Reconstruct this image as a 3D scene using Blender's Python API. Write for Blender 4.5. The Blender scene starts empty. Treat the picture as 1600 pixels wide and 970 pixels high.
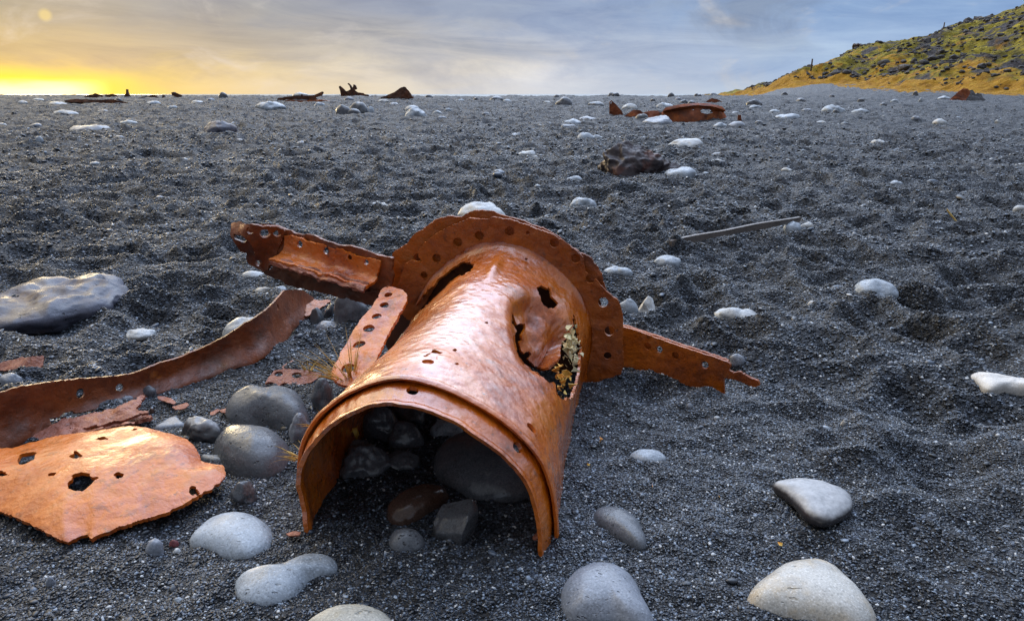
import bpy, math, random
import numpy as np
from mathutils import Vector

SC = bpy.context.scene
COL = SC.collection
R = math.radians

# ------------------------------------------------------------------ camera
CAM_H = 0.86
PITCH = R(16.3)
FPX = 1600 * 26.0 / 36.0
cam = bpy.data.cameras.new("camera")
cam.lens = 26.0
cam.sensor_width = 36.0
cam.clip_start = 0.05
cam.clip_end = 20000
cam_ob = bpy.data.objects.new("camera", cam)
COL.objects.link(cam_ob)
cam_ob.location = (0, 0, CAM_H)
cam_ob.rotation_euler = (math.pi / 2 - PITCH, 0, 0)
SC.camera = cam_ob

# ------------------------------------------------------------------ light
SC.view_settings.view_transform = 'Standard'
SC.view_settings.look = 'None'
SC.view_settings.exposure = 0.0
SC.view_settings.gamma = 1.0
SUN_EL, SUN_AZ = R(4.7), R(-30.5)      # azimuth from +Y, towards +X

world = bpy.data.worlds.new("World")
SC.world = world
world.use_nodes = True
wt = world.node_tree
for n in list(wt.nodes):
    wt.nodes.remove(n)

class NT:
    def __init__(s, t): s.t = t
    def n(s, typ, **kw):
        nd = s.t.nodes.new(typ)
        for k, v in kw.items(): setattr(nd, k, v)
        return nd
    def put(s, sock, v):
        if isinstance(v, bpy.types.NodeSocket): s.t.links.new(v, sock)
        elif v is not None:
            if sock.type == 'RGBA' and len(v) == 3: v = (*v, 1)
            sock.default_value = v
    def m(s, op, a, b=None, c=None, clamp=False):
        nd = s.n('ShaderNodeMath', operation=op, use_clamp=clamp)
        for i, v in enumerate((a, b, c)):
            if v is not None: s.put(nd.inputs[i], v)
        return nd.outputs[0]
    def mr(s, v, a, b, c=0.0, d=1.0, smooth=True):
        nd = s.n('ShaderNodeMapRange', interpolation_type='SMOOTHSTEP' if smooth else 'LINEAR')
        for i, x in enumerate((v, a, b, c, d)): s.put(nd.inputs[i], x)
        return nd.outputs[0]
    def mix(s, f, a, b, mode='MIX'):
        nd = s.n('ShaderNodeMix', data_type='RGBA', blend_type=mode)
        s.put(nd.inputs[0], f); s.put(nd.inputs[6], a); s.put(nd.inputs[7], b)
        return nd.outputs[2]
    def ramp(s, f, stops, interp='LINEAR'):
        nd = s.n('ShaderNodeValToRGB'); cr = nd.color_ramp; cr.interpolation = interp
        while len(cr.elements) < len(stops): cr.elements.new(0.5)
        for e, (p, c) in zip(cr.elements, stops):
            e.position = p
            e.color = (*c, 1) if len(c) == 3 else c
        s.put(nd.inputs[0], f)
        return nd.outputs[0]
    def noise(s, vec, scale, detail=4, rough=0.55, dist=0.0, out=0):
        nd = s.n('ShaderNodeTexNoise')
        s.put(nd.inputs['Vector'], vec); nd.inputs['Scale'].default_value = scale
        nd.inputs['Detail'].default_value = detail; nd.inputs['Roughness'].default_value = rough
        nd.inputs['Distortion'].default_value = dist
        return nd.outputs[out]
    def vor(s, vec, scale, feature='F1', out='Distance', rand=1.0):
        nd = s.n('ShaderNodeTexVoronoi', feature=feature)
        s.put(nd.inputs['Vector'], vec); nd.inputs['Scale'].default_value = scale
        nd.inputs['Randomness'].default_value = rand
        return nd.outputs[out]
    def sep(s, v):
        nd = s.n('ShaderNodeSeparateXYZ'); s.put(nd.inputs[0], v); return nd.outputs
    def comb(s, x, y, z):
        nd = s.n('ShaderNodeCombineXYZ')
        for i, v in enumerate((x, y, z)): s.put(nd.inputs[i], v)
        return nd.outputs[0]
    def bump(s, h, strength=0.5, dist=0.01, normal=None):
        nd = s.n('ShaderNodeBump'); nd.inputs['Strength'].default_value = strength
        nd.inputs['Distance'].default_value = dist; s.put(nd.inputs['Height'], h)
        if normal is not None: s.put(nd.inputs['Normal'], normal)
        return nd.outputs[0]

W = NT(wt)
def lin(r, g, b):
    f = lambda c: (c / 255 / 12.92) if c <= 10 else ((c / 255 + 0.055) / 1.055) ** 2.4
    return (f(r), f(g), f(b))
tc = W.n('ShaderNodeTexCoord').outputs['Generated']
dx, dy, dz = W.sep(tc)
az = W.m('ARCTAN2', dx, dy)
el = W.m('ARCSINE', dz)
inv = W.m('DIVIDE', 1.0, W.m('ADD', W.m('MAXIMUM', dz, 0.0), 0.16))
cl = W.comb(W.m('MULTIPLY', dx, inv), W.m('MULTIPLY', dy, inv), 0.0)
n1 = W.noise(cl, 1.1, 7, 0.55, 0.3)
n2 = W.noise(W.comb(W.m('MULTIPLY', az, 1.0), W.m('MULTIPLY', el, 3.0), 3.7), 4.2, 8, 0.62, 0.5)
n3 = W.noise(W.comb(W.m('MULTIPLY', az, 1.0), W.m('MULTIPLY', el, 2.0), 9.1), 7.5, 6, 0.6, 0.6)
nn = W.m('SUBTRACT', n2, 0.5)
azp = W.m('ADD', az, W.m('MULTIPLY', W.m('SUBTRACT', n1, 0.5), 0.25))
fac = W.m('ADD', W.m('DIVIDE', azp, 2 * math.pi), 0.5)
BACK = (0.46, 0.55, 0.70)
low = W.ramp(fac, [(0.0, BACK), (0.30, (0.60, 0.52, 0.40)), (0.375, lin(240, 200, 100)), (0.405, lin(244, 214, 108)),
                   (0.435, lin(234, 214, 158)), (0.47, lin(246, 236, 212)), (0.505, lin(230, 234, 242)),
                   (0.56, lin(182, 209, 240)), (0.62, lin(170, 203, 242)), (0.75, BACK), (1.0, BACK)])
mid = W.ramp(fac, [(0.0, BACK), (0.30, (0.50, 0.45, 0.38)), (0.385, lin(206, 176, 112)), (0.41, lin(192, 180, 146)),
                   (0.44, lin(186, 181, 168)), (0.475, lin(202, 201, 200)), (0.51, lin(196, 206, 224)),
                   (0.56, lin(182, 207, 240)), (0.62, lin(158, 194, 238)), (0.75, BACK), (1.0, BACK)])
high = W.ramp(fac, [(0.0, BACK), (0.30, (0.42, 0.42, 0.42)), (0.39, lin(176, 170, 146)), (0.43, lin(168, 172, 172)),
                    (0.47, lin(160, 170, 190)), (0.51, lin(158, 177, 210)), (0.55, lin(156, 186, 226)),
                    (0.62, lin(146, 182, 230)), (0.75, BACK), (1.0, BACK)])
elp = W.m('ADD', el, W.m('MULTIPLY', nn, 0.16))
c1 = W.mix(W.mr(elp, 0.0, 0.055), low, mid)
c2 = W.mix(W.mr(elp, 0.05, 0.115), c1, high)
# brighter wisps and darker bellies in the deck
wisp = W.mr(n3, 0.52, 0.75)
c3 = W.mix(W.m('MULTIPLY', wisp, 0.62), c2, lin(236, 230, 222))
belly = W.mr(n2, 0.54, 0.34)
c4 = W.mix(W.m('MULTIPLY', W.m('MULTIPLY', belly, W.mr(el, 0.03, 0.09)), 0.60), c3, lin(126, 142, 170))
n4 = W.noise(W.comb(W.m('ADD', W.m('MULTIPLY', az, 1.6), W.m('MULTIPLY', el, 2.2)), W.m('MULTIPLY', el, 9.0), 5.3), 3.2, 9, 0.66, 0.8)
sh_ = W.ramp(n4, [(0.32, (0.78, 0.82, 0.90)), (0.5, (0.98, 0.98, 1.0)), (0.68, (1.16, 1.13, 1.08))])
c4 = W.mix(W.mr(el, 0.0, 0.03), c4, W.mix(1.0, c4, sh_, 'MULTIPLY'))
# the lit gap under the clouds by the sun
ga = W.m('DIVIDE', W.m('SUBTRACT', az, R(-32.5)), 0.12)
ga = W.m('POWER', 2.718, W.m('MULTIPLY', W.m('MULTIPLY', ga, ga), -1.0))
ge = W.m('ADD', el, W.m('MULTIPLY', W.m('SUBTRACT', n3, 0.5), 0.022))
gap1 = W.m('MULTIPLY', ga, W.mr(ge, 0.034, 0.006))
gap2 = W.m('MULTIPLY', W.mr(ga, 0.55, 0.92), W.mr(ge, 0.018, 0.004))
c5 = W.mix(gap1, c4, (1.3, 1.06, 0.03))
c5 = W.mix(gap2, c5, (2.6, 2.2, 0.9))
# the sun's veiled disc
sdir = Vector((math.sin(SUN_AZ) * math.cos(SUN_EL), math.cos(SUN_AZ) * math.cos(SUN_EL), math.sin(SUN_EL)))
vd = W.n('ShaderNodeVectorMath', operation='DISTANCE')
W.put(vd.inputs[0], tc); vd.inputs[1].default_value = sdir
disc = W.mr(vd.outputs['Value'], 0.0085, 0.003)
c6 = W.mix(W.m('MULTIPLY', disc, 0.5), c5, (1.1, 0.86, 0.30))
# unseen sky shaped as added light: bright ahead, warm left, dim right and behind
ahead = W.m('ADD', W.m('MULTIPLY', dy, 0.72), W.m('MULTIPLY', dz, 0.69))
sky_light = W.mix(W.mr(n1, 0.35, 0.7), (2.8, 3.6, 5.1), (4.8, 5.5, 6.9))
sky_light = W.mix(W.mr(el, 0.30, 0.75), (3.9, 4.3, 4.9), sky_light)
sky_light = W.mix(W.m('MULTIPLY', W.mr(dx, -0.12, -0.55), 0.8), sky_light, (4.6, 3.5, 1.7))
sky_light = W.mix(W.m('MULTIPLY', W.mr(dx, 0.12, 0.60), 0.80), sky_light, (0.8, 1.0, 1.4))
sky_light = W.mix(W.mr(ahead, 0.20, 0.98), (0.34, 0.36, 0.40), sky_light)
c7 = W.mix(W.mr(el, 0.14, 0.42), c6, sky_light)
bg = W.n('ShaderNodeBackground'); W.put(bg.inputs[0], c7); bg.inputs[1].default_value = 0.93
sky = W.n('ShaderNodeTexSky', sky_type='NISHITA')
sky.sun_disc = False; sky.sun_elevation = SUN_EL; sky.sun_rotation = SUN_AZ
bg2 = W.n('ShaderNodeBackground'); W.put(bg2.inputs[0], sky.outputs[0]); bg2.inputs[1].default_value = 0.05
add = W.n('ShaderNodeMixShader'); add.inputs[0].default_value = 0.10      # the deck covers nine tenths of the clear sky
wt.links.new(bg.outputs[0], add.inputs[1]); wt.links.new(bg2.outputs[0], add.inputs[2])
wo = W.n('ShaderNodeOutputWorld'); wt.links.new(add.outputs[0], wo.inputs[0])

sun = bpy.data.lights.new("sun", 'SUN')
sun.energy = 0.8; sun.angle = R(12); sun.color = (1.0, 0.78, 0.45)
sun_ob = bpy.data.objects.new("sun", sun); COL.objects.link(sun_ob)
sun_ob.rotation_euler = sdir.to_track_quat('Z', 'Y').to_euler()
SC.cycles.max_bounces = 6
SC.cycles.use_adaptive_sampling = True

# ------------------------------------------------------------------ helpers
def _h(i, j, k, seed):
    h = (i.astype(np.int64) * 374761393 + j.astype(np.int64) * 668265263 + k.astype(np.int64) * 2147483647 + seed * 1274126177) & 0xFFFFFFFF
    h = ((h ^ (h >> 13)) * 1274126177) & 0xFFFFFFFF
    h = ((h ^ (h >> 16)) * 2246822519) & 0xFFFFFFFF
    return ((h ^ (h >> 15)) & 0xFFFFFF) / float(0xFFFFFF)
def vn2(x, y, seed=0):
    x = np.asarray(x, float); y = np.asarray(y, float)
    i = np.floor(x); j = np.floor(y); u = x - i; v = y - j
    i = i.astype(np.int64); j = j.astype(np.int64); z = np.zeros_like(i)
    u = u * u * u * (u * (u * 6 - 15) + 10); v = v * v * v * (v * (v * 6 - 15) + 10)
    a = _h(i, j, z, seed); b = _h(i + 1, j, z, seed); c = _h(i, j + 1, z, seed); d = _h(i + 1, j + 1, z, seed)
    return (a + (b - a) * u + (c - a) * v + (a - b - c + d) * u * v) * 2 - 1
def vn3(p, seed=0):
    x, y, z = p[..., 0], p[..., 1], p[..., 2]
    i = np.floor(x); j = np.floor(y); k = np.floor(z); u = x - i; v = y - j; w = z - k
    i = i.astype(np.int64); j = j.astype(np.int64); k = k.astype(np.int64)
    f = lambda t: t * t * t * (t * (t * 6 - 15) + 10)
    u, v, w = f(u), f(v), f(w); r = 0
    for a in (0, 1):
        for b in (0, 1):
            for c in (0, 1):
                r = r + _h(i + a, j + b, k + c, seed) * (u if a else 1 - u) * (v if b else 1 - v) * (w if c else 1 - w)
    return r * 2 - 1
def fb2(x, y, o=4, seed=0, g=0.5):
    r = 0; a = 1
    for q in range(o):
        r = r + a * vn2(x * 2 ** q + 17.3 * q, y * 2 ** q - 9.1 * q, seed + q); a *= g
    return r
def fb3(p, o=4, seed=0, g=0.5):
    r = 0; a = 1
    for q in range(o):
        r = r + a * vn3(p * 2 ** q + 7.7 * q, seed + q); a *= g
    return r
def sst(a, b, x):
    t = np.clip((np.asarray(x, float) - a) / (b - a), 0, 1); return t * t * (3 - 2 * t)

Fv = np.array([0, math.cos(PITCH), -math.sin(PITCH)]); Uv = np.array([0, math.sin(PITCH), math.cos(PITCH)]); Rv = np.array([1.0, 0, 0])
C0 = np.array([0, 0, CAM_H])
def ray(px, py):
    return Fv + Rv * ((px - 800) / FPX) - Uv * ((py - 485) / FPX)
def proj(P):
    q = P - C0; z = q @ Fv
    return 800 + FPX * (q @ Rv) / z, 485 - FPX * (q @ Uv) / z, z
def on_plane(px, py, p0, n):
    d = ray(px, py); n = np.asarray(n, float)
    return C0 + d * (np.dot(np.asarray(p0) - C0, n) / np.dot(d, n))

# ------------------------------------------------------------------ ground
def G0(x, y):
    x = np.asarray(x, float); y = np.asarray(y, float)
    crest = 0.66 * sst(18, 52, y) - 5.0 * sst(54, 110, y)
    A = np.interp(y, [0, 20, 40, 50, 62, 78, 92, 110, 200], [0, 0.1, 0.45, 0.72, 1.0, 1.9, 1.3, 0.6, -3])
    b = sst(15, 33, x)
    big = 0.10 * vn2(x / 7.0, y / 7.0, 5) * sst(3, 9, np.hypot(x, y))
    return crest * (1 - b) + A * b + big
def worley_dips(x, y, cell, seed, depth, rmin, rmax, frac):
    i0 = np.floor(x / cell).astype(np.int64); j0 = np.floor(y / cell).astype(np.int64); out = np.zeros_like(x)
    for di in (-1, 0, 1):
        for dj in (-1, 0, 1):
            i = i0 + di; j = j0 + dj; z = np.zeros_like(i)
            cx = (i + 0.15 + 0.7 * _h(i, j, z, seed)) * cell; cy = (j + 0.15 + 0.7 * _h(i, j, z, seed + 1)) * cell
            r = rmin + (rmax - rmin) * _h(i, j, z, seed + 2)
            on = (_h(i, j, z, seed + 3) < frac) * (0.5 + 0.7 * _h(i, j, z, seed + 5))
            th = _h(i, j, z, seed + 4) * 3.1416; c, s = np.cos(th), np.sin(th)
            ux = (x - cx) * c + (y - cy) * s; uy = -(x - cx) * s + (y - cy) * c
            q = np.sqrt((ux / 1.4) ** 2 + (uy * 1.1) ** 2) / r
            out += on * (-depth * np.exp(-(q * 1.25) ** 4) + 0.45 * depth * np.exp(-((q - 1.35) / 0.32) ** 2))
    return out
def G(x, y):
    x = np.asarray(x, float); y = np.asarray(y, float)
    d = np.hypot(x, y)
    calm = 0.30 + 0.70 * sst(1.6, 3.4, d + 0.55 * np.clip(x, 0, 1.2) + 0.35 * np.abs(np.minimum(x, 0)) * (y > 1.9))
    nearw = np.exp(-(((x + 0.45) / 0.95) ** 2 + ((y - 1.65) / 0.75) ** 2) ** 2)
    calm = calm * (1 - 0.75 * nearw)
    wx = x + 0.10 * vn2(x / 0.4, y / 0.4, 41); wy = y + 0.10 * vn2(x / 0.4, y / 0.4, 42)
    b1 = 0.45 - np.abs(vn2(wx / 0.36, wy / 0.27, 11)); b2 = 0.4 - np.abs(vn2(wx / 0.19, wy / 0.15, 12))
    far = sst(6, 20, d)
    b3 = 0.4 - np.abs(vn2(wx / 0.075 + 3 * wy, wy / 0.060, 18)); fade3 = 1 - sst(7, 14, d)
    h = 0.088 * b1 + 0.050 * b2 + 0.007 * b3 * fade3 + 0.040 * vn2(x / 1.3, y / 1.1, 13)
    h = h + far * (0.06 * vn2(x / 1.1, y / 0.9, 14) + 0.05 * (0.4 - np.abs(vn2(x / 0.6, y / 0.5, 15))))
    h = h + worley_dips(x, y, 0.36, 21, 0.060, 0.06, 0.13, 0.55)
    h = h * calm
    near = 1 - sst(5, 9, d)
    h = h + near * (0.008 * vn2(x / 0.06, y / 0.06, 16) + 0.004 * vn2(x / 0.024, y / 0.024, 17))
    return G0(x, y) + h
def hit(px, py, ymax=53.0):
    d = ray(px, py)
    t = np.exp(np.linspace(math.log(0.7), math.log(130), 6000)); P = C0 + d[None] * t[:, None]
    g = G0(P[:, 0], P[:, 1]); w = np.where((P[:, 2] <= g))[0]
    if len(w) and P[w[0], 1] <= ymax: p = P[w[0]].copy()
    else:
        k = np.argmin(np.abs(P[:, 1] - ymax + 2)); p = P[k].copy()
    p[2] = float(G0(p[0], p[1])); return p

def link(ob, parent=None):
    COL.objects.link(ob)
    if parent is not None: ob.parent = parent
    return ob
def np_mesh(name, V, F, smooth=True):
    V = np.ascontiguousarray(V, np.float32); me = bpy.data.meshes.new(name)
    if isinstance(F, np.ndarray): Fl = [F]
    else: Fl = [f for f in F if len(f)]
    loops = np.concatenate([f.reshape(-1) for f in Fl]).astype(np.int32)
    tot = np.concatenate([np.full(len(f), f.shape[1], np.int32) for f in Fl])
    st = np.concatenate([[0], np.cumsum(tot)[:-1]]).astype(np.int32)
    me.vertices.add(len(V)); me.vertices.foreach_set('co', V.ravel())
    me.loops.add(len(loops)); me.loops.foreach_set('vertex_index', loops)
    me.polygons.add(len(tot)); me.polygons.foreach_set('loop_start', st); me.polygons.foreach_set('loop_total', tot)
    me.polygons.foreach_set('use_smooth', np.full(len(tot), smooth, bool))
    me.update(calc_edges=True); me.validate()
    return me
def tag(o, label=None, cat=None, group=None, kind=None):
    if label: o['label'] = label
    if cat: o['category'] = cat
    if group: o['group'] = group
    if kind: o['kind'] = kind
    return o
def mesh_ob(name, V, F, mat, parent=None, origin=(0, 0, 0), smooth=True):
    o = np.asarray(origin, float)
    if parent is not None: o = np.array(parent.matrix_world.translation if False else parent['_o'])
    me = np_mesh(name, np.asarray(V) - o, F, smooth)
    if mat: me.materials.append(mat)
    ob = bpy.data.objects.new(name, me); link(ob, parent)
    if parent is None: ob.location = o
    ob['_o'] = [float(v) for v in o]
    return ob
def empty(name, loc, label, cat, group=None):
    e = bpy.data.objects.new(name, None); e.empty_display_size = 0.1; link(e)
    e.location = loc; e['_o'] = [float(v) for v in loc]
    return tag(e, label, cat, group)
def grid_faces(n, m, wrap=False):
    i = np.arange(n - 1)[:, None]; j = np.arange(m if wrap else m - 1)[None]
    a = i * m + j; b = i * m + (j + 1) % m
    return np.stack([a, b, b + m, a + m], -1).reshape(-1, 4)

# ------------------------------------------------------------------ materials
def new_mat(name):
    m = bpy.data.materials.new(name); m.use_nodes = True
    t = m.node_tree; b = t.nodes['Principled BSDF']; return m, NT(t), b
def obj_co(T): return T.n('ShaderNodeTexCoord').outputs['Object']

def m_sand():
    m, T, b = new_mat('black_gravel')
    co = T.n('ShaderNodeNewGeometry').outputs['Position']
    def cells(scale, stops):
        nd = T.n('ShaderNodeTexVoronoi'); T.put(nd.inputs['Vector'], co); nd.inputs['Scale'].default_value = scale
        r = T.sep(nd.outputs['Color'])[0]
        return T.ramp(r, stops, 'CONSTANT'), nd.outputs['Distance']
    st = [(0.0, (0.004, 0.005, 0.007)), (0.36, (0.008, 0.010, 0.014)), (0.64, (0.018, 0.022, 0.029)), (0.84, (0.044, 0.054, 0.072)), (0.945, (0.14, 0.17, 0.22)), (0.985, (0.34, 0.39, 0.46))]
    ca, da = cells(230, st); cb, db = cells(95, st); cc, dc = cells(38, st)
    w = T.noise(co, 30, 3)
    c = T.mix(T.mr(w, 0.42, 0.58), ca, cb)
    c = T.mix(0.18, c, cc)
    big = T.noise(co, 1.1, 5, 0.6)
    c = T.mix(1.0, c, T.ramp(big, [(0.3, (0.85, 0.85, 0.9)), (0.7, (1.25, 1.25, 1.25))]), 'MULTIPLY')
    T.put(b.inputs['Base Color'], c)
    T.put(b.inputs['Roughness'], T.mr(w, 0.3, 0.7, 0.5, 0.7))
    b.inputs['Specular IOR Level'].default_value = 0.42
    h = T.m('ADD', T.m('MULTIPLY', da, 0.4), T.m('ADD', T.m('MULTIPLY', db, 1.0), T.m('MULTIPLY', dc, 1.6)))
    T.put(b.inputs['Normal'], T.bump(T.m('MULTIPLY', h, -1.0), 1.0, 0.010))
    return m
def m_pebble():
    m, T, b = new_mat('loose_pebble')
    r = T.n('ShaderNodeObjectInfo').outputs['Random']
    c = T.ramp(r, [(0.0, (0.007, 0.010, 0.015)), (0.38, (0.015, 0.021, 0.032)), (0.66, (0.033, 0.046, 0.070)), (0.83, (0.08, 0.108, 0.155)), (0.93, (0.195, 0.245, 0.315)), (0.975, (0.46, 0.48, 0.50)), (0.9975, (0.20, 0.08, 0.045))], 'CONSTANT')
    T.put(b.inputs['Base Color'], c); b.inputs['Roughness'].default_value = 0.34; b.inputs['Specular IOR Level'].default_value = 0.6
    return m
def m_rust(name, stops, scale=6.0, rmin=0.28, rmax=0.55, bump=0.42, coat=0.0):
    m, T, b = new_mat(name)
    co = obj_co(T)
    n1 = T.noise(co, scale, 8, 0.62, 0.5); n2 = T.noise(co, scale * 9, 5, 0.6); n3 = T.noise(co, scale * 2.2, 6, 0.6, 1.2)
    c = T.ramp(T.m('ADD', T.m('MULTIPLY', n1, 0.75), T.m('MULTIPLY', T.noise(co, scale * 4.5, 6, 0.65, 0.8), 0.25)), stops)
    dark = T.mr(n2, 0.40, 0.26)
    c = T.mix(T.m('MULTIPLY', dark, 0.7), c, (0.055, 0.018, 0.008))
    pal = T.m('MULTIPLY', T.mr(n3, 0.56, 0.70), T.mr(n2, 0.40, 0.6))
    c = T.mix(T.m('MULTIPLY', pal, 0.22), c, (0.55, 0.25, 0.12))
    scl_ = T.m('MULTIPLY', T.mr(T.noise(co, scale * 2.6, 7, 0.65, 0.4), 0.58, 0.64), T.mr(n2, 0.35, 0.6)); c = T.mix(T.m('MULTIPLY', scl_, 0.5), c, (0.085, 0.026, 0.008))
    yel = T.mr(T.noise(co, scale * 1.3 + 2, 6, 0.6), 0.60, 0.72)
    c = T.mix(T.m('MULTIPLY', yel, 0.5), c, (0.50, 0.16, 0.018))
    T.put(b.inputs['Base Color'], c)
    T.put(b.inputs['Roughness'], T.mr(T.m('ADD', T.m('MULTIPLY', n2, 0.5), T.m('MULTIPLY', n3, 0.5)), 0.35, 0.65, rmin, rmax))
    b.inputs['Specular IOR Level'].default_value = 0.45 + 0.5 * coat; b.inputs['Coat IOR'].default_value = 1.65
    T.put(b.inputs['Coat Weight'], T.mr(T.noise(co, scale * 1.7, 5, 0.6, 0.6), 0.36, 0.56, coat * 0.25, coat)); b.inputs['Coat Roughness'].default_value = 0.18
    pit = T.noise(co, 130, 4, 0.6); rip = T.noise(co, 45, 3, 0.5, 0.3)
    h = T.m('ADD', T.m('MULTIPLY', pit, 0.6), rip)
    crk = T.vor(co, 38, 'DISTANCE_TO_EDGE'); h = T.m('ADD', h, T.m('MULTIPLY', T.mr(T.noise(co, 16, 4, 0.6), 0.5, 0.58), 0.22))
    T.put(b.inputs['Normal'], T.bump(h, bump, 0.007))
    return m
RUST = m_rust('wet_orange_rust', [(0.32, (0.22, 0.036, 0.002)), (0.43, (0.46, 0.088, 0.002)), (0.54, (0.62, 0.145, 0.004)), (0.68, (0.58, 0.18, 0.022))], rmin=0.20, rmax=0.40, coat=1.0)
RUST_M = m_rust('damp_orange_rust', [(0.32, (0.20, 0.034, 0.002)), (0.43, (0.42, 0.080, 0.002)), (0.54, (0.58, 0.135, 0.004)), (0.68, (0.52, 0.16, 0.025))], rmin=0.30, rmax=0.5, coat=0.28)
RUST_B = m_rust('dark_red_rust', [(0.32, (0.05, 0.012, 0.004)), (0.46, (0.14, 0.030, 0.005)), (0.58, (0.23, 0.052, 0.007)), (0.70, (0.15, 0.045, 0.018))], rmin=0.34, rmax=0.6, coat=0.15)
RUST_K = m_rust('dark_and_shaded_rust', [(0.32, (0.022, 0.010, 0.006)), (0.48, (0.065, 0.020, 0.007)), (0.62, (0.13, 0.036, 0.008)), (0.72, (0.05, 0.02, 0.01))], scale=2.5, rmin=0.55, rmax=0.8, bump=0.3)
RUST_D = m_rust('brown_rust', [(0.32, (0.12, 0.024, 0.003)), (0.46, (0.30, 0.065, 0.003)), (0.58, (0.42, 0.105, 0.004)), (0.70, (0.32, 0.10, 0.016))], rmin=0.34, rmax=0.55, coat=0.1)
RUST_P = m_rust('flaking_red_rust', [(0.30, (0.13, 0.035, 0.02)), (0.48, (0.30, 0.10, 0.06)), (0.62, (0.38, 0.15, 0.10)), (0.75, (0.30, 0.09, 0.04))], scale=11, rmin=0.35, rmax=0.6, bump=0.8)
RUST_F = m_rust('far_rust', [(0.32, (0.05, 0.016, 0.008)), (0.46, (0.17, 0.040, 0.010)), (0.60, (0.34, 0.080, 0.012)), (0.72, (0.12, 0.04, 0.02))], scale=1.6, rmin=0.5, rmax=0.8, bump=0.3)

_sm = {}
def m_stone(name, base, var=0.35, rough=(0.35, 0.6), pit=0.3, pitscale=90, streak=0.0, tint=None):
    if name in _sm: return _sm[name]
    m, T, b = new_mat(name)
    co = obj_co(T); rnd = T.n('ShaderNodeObjectInfo').outputs['Random']
    off = T.n('ShaderNodeVectorMath', operation='ADD'); T.put(off.inputs[0], co)
    T.put(off.inputs[1], T.comb(T.m('MULTIPLY', rnd, 31.0), T.m('MULTIPLY', rnd, 17.0), 0.0)); co = off.outputs[0]
    n1 = T.noise(co, 9, 6, 0.6, 0.4); n2 = T.noise(co, 70, 4, 0.65)
    f = T.m('ADD', T.m('MULTIPLY', n1, 0.7), T.m('MULTIPLY', n2, 0.3))
    lo = tuple(v * (1 - var) for v in base); hi = tuple(min(0.85, v * (1 + var)) for v in base)
    c = T.ramp(f, [(0.33, lo), (0.66, hi)])
    if tint: c = T.mix(T.mr(T.noise(co, 6, 5, 0.6), 0.50, 0.66), c, tint)
    st_ = T.n('ShaderNodeMapping'); T.put(st_.inputs[0], co); st_.inputs['Scale'].default_value = (0.55, 1.0, 1.0)
    spk = T.noise(co, 260, 2, 0.5); c = T.mix(T.m('MULTIPLY', T.mr(spk, 0.56, 0.68), 0.45), c, tuple(min(0.8, v * 1.9) for v in base)); c = T.mix(T.m('MULTIPLY', T.mr(spk, 0.44, 0.34), 0.5), c, tuple(v * 0.45 for v in base))
    pm = T.m('MULTIPLY', T.mr(T.noise(st_.outputs[0], pitscale * 1.6, 2, 0.4), 0.66, 0.74), T.mr(T.noise(co, pitscale * 0.25, 2), 0.42, 0.6))
    c = T.mix(T.m('MULTIPLY', pm, min(0.75, pit * 1.6)), c, tuple(v * 0.3 for v in base))
    T.put(b.inputs['Base Color'], c)
    T.put(b.inputs['Roughness'], T.mr(n1, 0.3, 0.7, *rough))
    b.inputs['Specular IOR Level'].default_value = 0.5
    h = T.m('ADD', T.m('MULTIPLY', n2, 0.35), T.m('SUBTRACT', T.m('MULTIPLY', T.noise(co, 25, 4), 0.5), T.m('MULTIPLY', pm, 1.2)))
    T.put(b.inputs['Normal'], T.bump(h, min(1.0, pit * 1.8), 0.005))
    _sm[name] = m; return m
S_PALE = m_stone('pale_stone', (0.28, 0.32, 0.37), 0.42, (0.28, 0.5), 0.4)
S_WHITE = m_stone('white_stone', (0.39, 0.415, 0.44), 0.25, (0.3, 0.55), 0.35, tint=(0.44, 0.40, 0.34))
S_GREY = m_stone('grey_stone', (0.105, 0.115, 0.132), 0.35, (0.24, 0.42), 0.55)
S_MID = m_stone('mid_grey_stone', (0.20, 0.22, 0.26), 0.3, (0.26, 0.45), 0.4)
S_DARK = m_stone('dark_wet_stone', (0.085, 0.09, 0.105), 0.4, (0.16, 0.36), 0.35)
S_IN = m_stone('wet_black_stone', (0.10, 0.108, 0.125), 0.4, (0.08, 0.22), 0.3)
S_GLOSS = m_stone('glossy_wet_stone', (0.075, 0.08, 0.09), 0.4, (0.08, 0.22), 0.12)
S_BROWN = m_stone('wet_brown_stone', (0.075, 0.045, 0.035), 0.35, (0.12, 0.3), 0.15)
S_PURP = m_stone('purple_grey_lava', (0.075, 0.080, 0.112), 0.5, (0.36, 0.6), 0.9, 45, tint=(0.07, 0.045, 0.045))
S_LAVA = m_stone('red_brown_lava', (0.042, 0.030, 0.033), 0.4, (0.4, 0.65), 0.8, 25, tint=(0.10, 0.036, 0.026))
S_CREAM = m_stone('cream_stone', (0.46, 0.45, 0.42), 0.2, (0.3, 0.5), 0.35, 40, tint=(0.50, 0.39, 0.24))
S_MOSSY = m_stone('ochre_stained_stone', (0.34, 0.33, 0.29), 0.25, (0.4, 0.6), 0.35, 60, tint=(0.33, 0.25, 0.10))

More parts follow.
